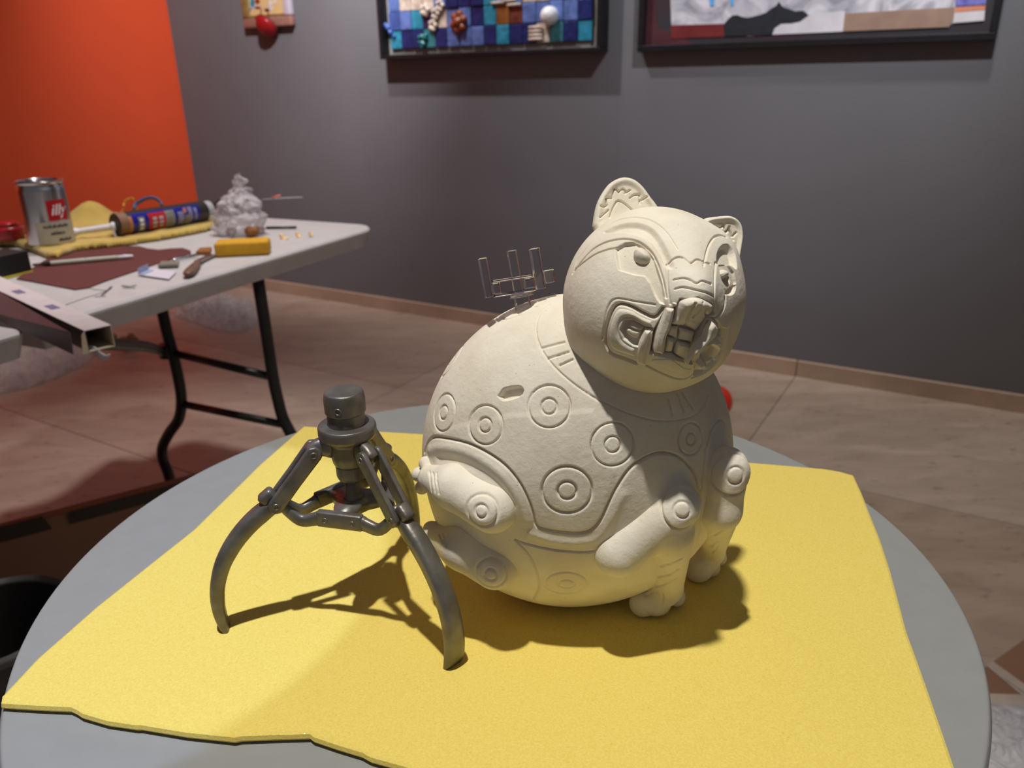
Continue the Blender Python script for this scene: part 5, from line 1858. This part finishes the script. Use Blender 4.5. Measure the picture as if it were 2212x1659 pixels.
# pencil, shavings
q0, q1 = atz(575, 492, FT_Z + 0.004), atz(640, 491, FT_Z + 0.004)
o = sweep('pencil', [q0, q1], 'tube_dark', None, 0.0066, 0.0066, None, 6); tag(o, 'dark pencil lying behind the plastic bag', 'pencil')
mat('peel_orange', (0.75, 0.50, 0.22), rough=0.7)
for k, (u, v, lb) in enumerate(((603, 516, 'pale wood shaving curl nearest the yellow sponge'), (634, 512, 'pale wood shaving curl in the middle of the row of three'), (660, 511, 'pale wood shaving curl nearest the table\'s corner'))):
    c0 = atz(u, v, FT_Z + 0.0012)
    P = [c0 + RT * (0.014 * (math.cos(a) - 0.3) + 0.004 * i) + np.array([0, 0, 0.008 * (1 - math.cos(2 * a)) / 2 + 0.001]) + FW * 0.006 * math.sin(a) for i, a in enumerate(np.linspace(0.2, 3.6 - 0.5 * k, 10))]
    o = sweep('wood_shaving', smooth_path(P, 26), 'peel_orange', None, 0.010, 0.0012, FL + ZUP * 0.4, 8); tag(o, lb, 'shaving', 'wood shavings by the sponge')

# long cardboard box over the table's front edge
mat('carton_white', (0.62, 0.54, 0.53), rough=0.6, var=0.08, vscale=40)
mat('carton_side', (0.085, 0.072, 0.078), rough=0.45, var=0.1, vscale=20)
mat('carton_inside', (0.60, 0.50, 0.34), rough=0.7)
zt_ = FT_Z + 0.0305
a1_, a0_ = atz(211, 708, zt_), atz(8, 616, zt_)
bx = a1_ - a0_; bx /= np.linalg.norm(bx)
a0_ = a1_ - bx * 0.62
by = np.cross(ZUP, bx)
lb = thing('long_carton', (a0_ + a1_) / 2 - ZUP * 0.030, 'long open-ended white cardboard carton jutting over the folding table\'s edge', 'box')
bw, bh = 0.034, 0.030
AXL = [bx, by, ZUP]
mid = (a0_ + a1_) / 2; Lb = np.linalg.norm(a1_ - a0_)
box('top_panel', mid - ZUP * 0.0006, (Lb, bw, 0.0012), 'carton_white', lb, AXL)
box('bottom_panel', mid - ZUP * (bh - 0.0006), (Lb, bw, 0.0012), 'carton_inside', lb, AXL)
box('side_panel', mid - ZUP * bh / 2 + by * (bw / 2 - 0.0006), (Lb, 0.0012, bh - 0.0026), 'carton_inside', lb, AXL)
box('side_panel', mid - ZUP * bh / 2 - by * (bw / 2 - 0.0006), (Lb, 0.0012, bh - 0.0026), 'carton_side', lb, AXL)
ce = a1_ - by * (bw / 2) - ZUP * bh / 2
prism('end_flap', [ce + ZUP * bh / 2, ce - ZUP * bh / 2, ce - ZUP * bh / 2 + bx * 0.004 - by * 0.010, ce + ZUP * bh * 0.35 + bx * 0.004 - by * 0.006], bx, 0.0008, 'carton_inside', lb)
for s_ in (0.16, 0.30, 0.43):
    box('print_mark', a1_ - bx * s_ + ZUP * 0.0003, (0.03, 0.012, 0.0005), 'tube_lilac', lb, AXL)
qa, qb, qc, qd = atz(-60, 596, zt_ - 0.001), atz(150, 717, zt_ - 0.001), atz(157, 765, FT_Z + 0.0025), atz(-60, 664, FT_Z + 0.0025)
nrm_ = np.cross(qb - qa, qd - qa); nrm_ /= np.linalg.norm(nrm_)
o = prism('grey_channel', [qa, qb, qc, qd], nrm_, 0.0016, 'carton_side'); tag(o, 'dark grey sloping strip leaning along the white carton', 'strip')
d0 = np.dot(a1_ - CAM, FWD) + 0.01
P = [atd(u, v, d0) for u, v in ((188, 752), (203, 757), (216, 768), (228, 771), (238, 765))]
o = sweep('paper_scrap', smooth_path(P, 16), 'label_white', lb, np.interp(np.linspace(0, 1, 16), [0, .3, .7, 1], [0.010, 0.014, 0.010, 0.001]), 0.0012, ZUP, 8)

# ================================================================== THINGS ON THE FLOOR
o = flat_pillow('plastic_sheet', [(375, 684), (410, 668), (450, 660), (500, 656), (545, 664), (556, 690), (545, 710), (515, 720), (470, 716), (420, 700)], 0.001, 0.012, 0.05, 'floor_film', None, [], 0.20, 16.0, 120, 5)
tag(o, 'crumpled clear plastic sheeting on the floor between the table legs', 'plastic sheet')
o = flat_pillow('plastic_sheet', [(-60, 760), (20, 745), (100, 738), (180, 748), (205, 765), (180, 790), (110, 822), (40, 845), (-60, 850)], 0.001, 0.010, 0.05, 'floor_film', None, [], 0.08, 16.0, 120, 6)
tag(o, 'clear plastic sheeting on the floor under the folding table\'s left half', 'plastic sheet')
mat('twist_brown', (0.26, 0.17, 0.07), rough=0.8)
c0 = atz(268, 742, 0.03)
rnd = random.Random(3)
o = clump('paper_twist', [(c0 + np.array([rnd.uniform(-.06, .06), rnd.uniform(-.03, .03), rnd.uniform(-0.012, .04)]), rnd.uniform(.009, .016)) for _ in range(12)], 'twist_brown', None, 0.005, 0.008)
tag(o, 'small twist of brown paper on the floor behind the brace', 'paper')

mat('cardboard', (0.26, 0.135, 0.075), rough=0.8, var=0.12, vscale=8)
mat('cardboard_dark', (0.045, 0.034, 0.02), rough=0.8, var=0.15, vscale=12)
qa, qb = atz(470, 1016, 0.26), atz(-80, 1158, 0.26)
ex = qa - qb; ln_ = np.linalg.norm(ex); ex /= ln_; ey = np.cross(ZUP, ex)
cbx = thing('cardboard_panel', (qa + qb) / 2 * np.array([1, 1, 0]), 'brown cardboard panel with two dark top flaps standing left of the round table', 'cardboard')
box('panel', (qa + qb) / 2 * np.array([1, 1, 0]) + ZUP * 0.13, (ln_, 0.03, 0.26), 'cardboard', cbx, [ex, ey, ZUP], 0.002, 1)
AXC = [ex, ey, ZUP]


def flap(u0, u1, z0, z1):
    p0, p1 = atz(u0, 1158 - (u0 + 80) * 0.258, 0.26), atz(u1, 1158 - (u1 + 80) * 0.258, 0.26)
    p0 = qb + ex * np.dot(p0 - qb, ex); p1 = qb + ex * np.dot(p1 - qb, ex)
    tp0 = p0 * np.array([1, 1, 0]); tp1 = p1 * np.array([1, 1, 0])
    prism('flap', [tp0 - ey * 0.018 + ZUP * z0, tp1 - ey * 0.018 + ZUP * z0, tp1 - ey * 0.018 + ZUP * z1 - ex * 0.010, tp0 - ey * 0.018 + ZUP * z1 + ex * 0.002], -ey, 0.004, 'cardboard_dark', cbx)


flap(-70, 104, 0.236, 0.268); flap(142, 440, 0.236, 0.262)
mat('bin_black', (0.03, 0.025, 0.022), rough=0.45)
mat('bin_grey', (0.10, 0.095, 0.085), rough=0.6)
bc = atz(-14, 1372, 0.34)
bin_ = thing('storage_tub', (bc[0], bc[1], 0), 'black open tub with a grey rim on the floor at the far left', 'tub')
revolve('tub', rprof([(0, 0.0), (0.085, 0.0), (0.105, 0.36), (0.100, 0.36), (0.081, 0.006), (0, 0.006)], 0.004), 'bin_black', bin_, (bc[0], bc[1], 0), seg=40)
revolve('rim', rprof([(0.1005, 0.352), (0.110, 0.352), (0.112, 0.362), (0.106, 0.368), (0.0995, 0.362), (0.1005, 0.352)], 0.002), 'bin_grey', bin_, (bc[0], bc[1], 0), seg=40)

# right-hand side: flattened cardboard, tape, film
cbd = flat('flat_cardboard', [(2080, 1480), (2135, 1440), (2212, 1385), (2330, 1320), (2470, 1500), (2300, 1560), (2120, 1545)], 0.0008, 0.005, 'cardboard')
tag(cbd, 'flattened brown cardboard on the floor right of the round table', 'cardboard')
mat('packing_tape', (0.50, 0.42, 0.35), rough=0.35, var=0.15, vscale=30)
o = flat('tape_strip', [(2128, 1436), (2146, 1430), (2260, 1512), (2240, 1530)], 0.0062, 0.0008, 'packing_tape'); tag(o, 'torn packing tape strip running diagonally on the brown cardboard', 'tape')
o = flat('tape_strip', [(2172, 1468), (2180, 1456), (2290, 1530), (2280, 1545)], 0.0074, 0.0008, 'packing_tape'); tag(o, 'shorter tape strip overlapping the diagonal tape on the brown cardboard', 'tape')
o = flat('tape_strip', [(2120, 1498), (2235, 1502), (2238, 1524), (2120, 1524)], 0.0086, 0.0008, 'packing_tape'); tag(o, 'wide tape strip along the cardboard\'s front beside the plastic film', 'tape')
o = flat_pillow('plastic_film', [(2080, 1526), (2160, 1522), (2240, 1528), (2380, 1545), (2480, 1800), (2200, 1900), (2060, 1800)], 0.0098, 0.012, 0.06, 'white_film', None, [], 0.025, 14.0, 90, 9)
tag(o, 'milky plastic film on the floor at the lower right', 'plastic film')
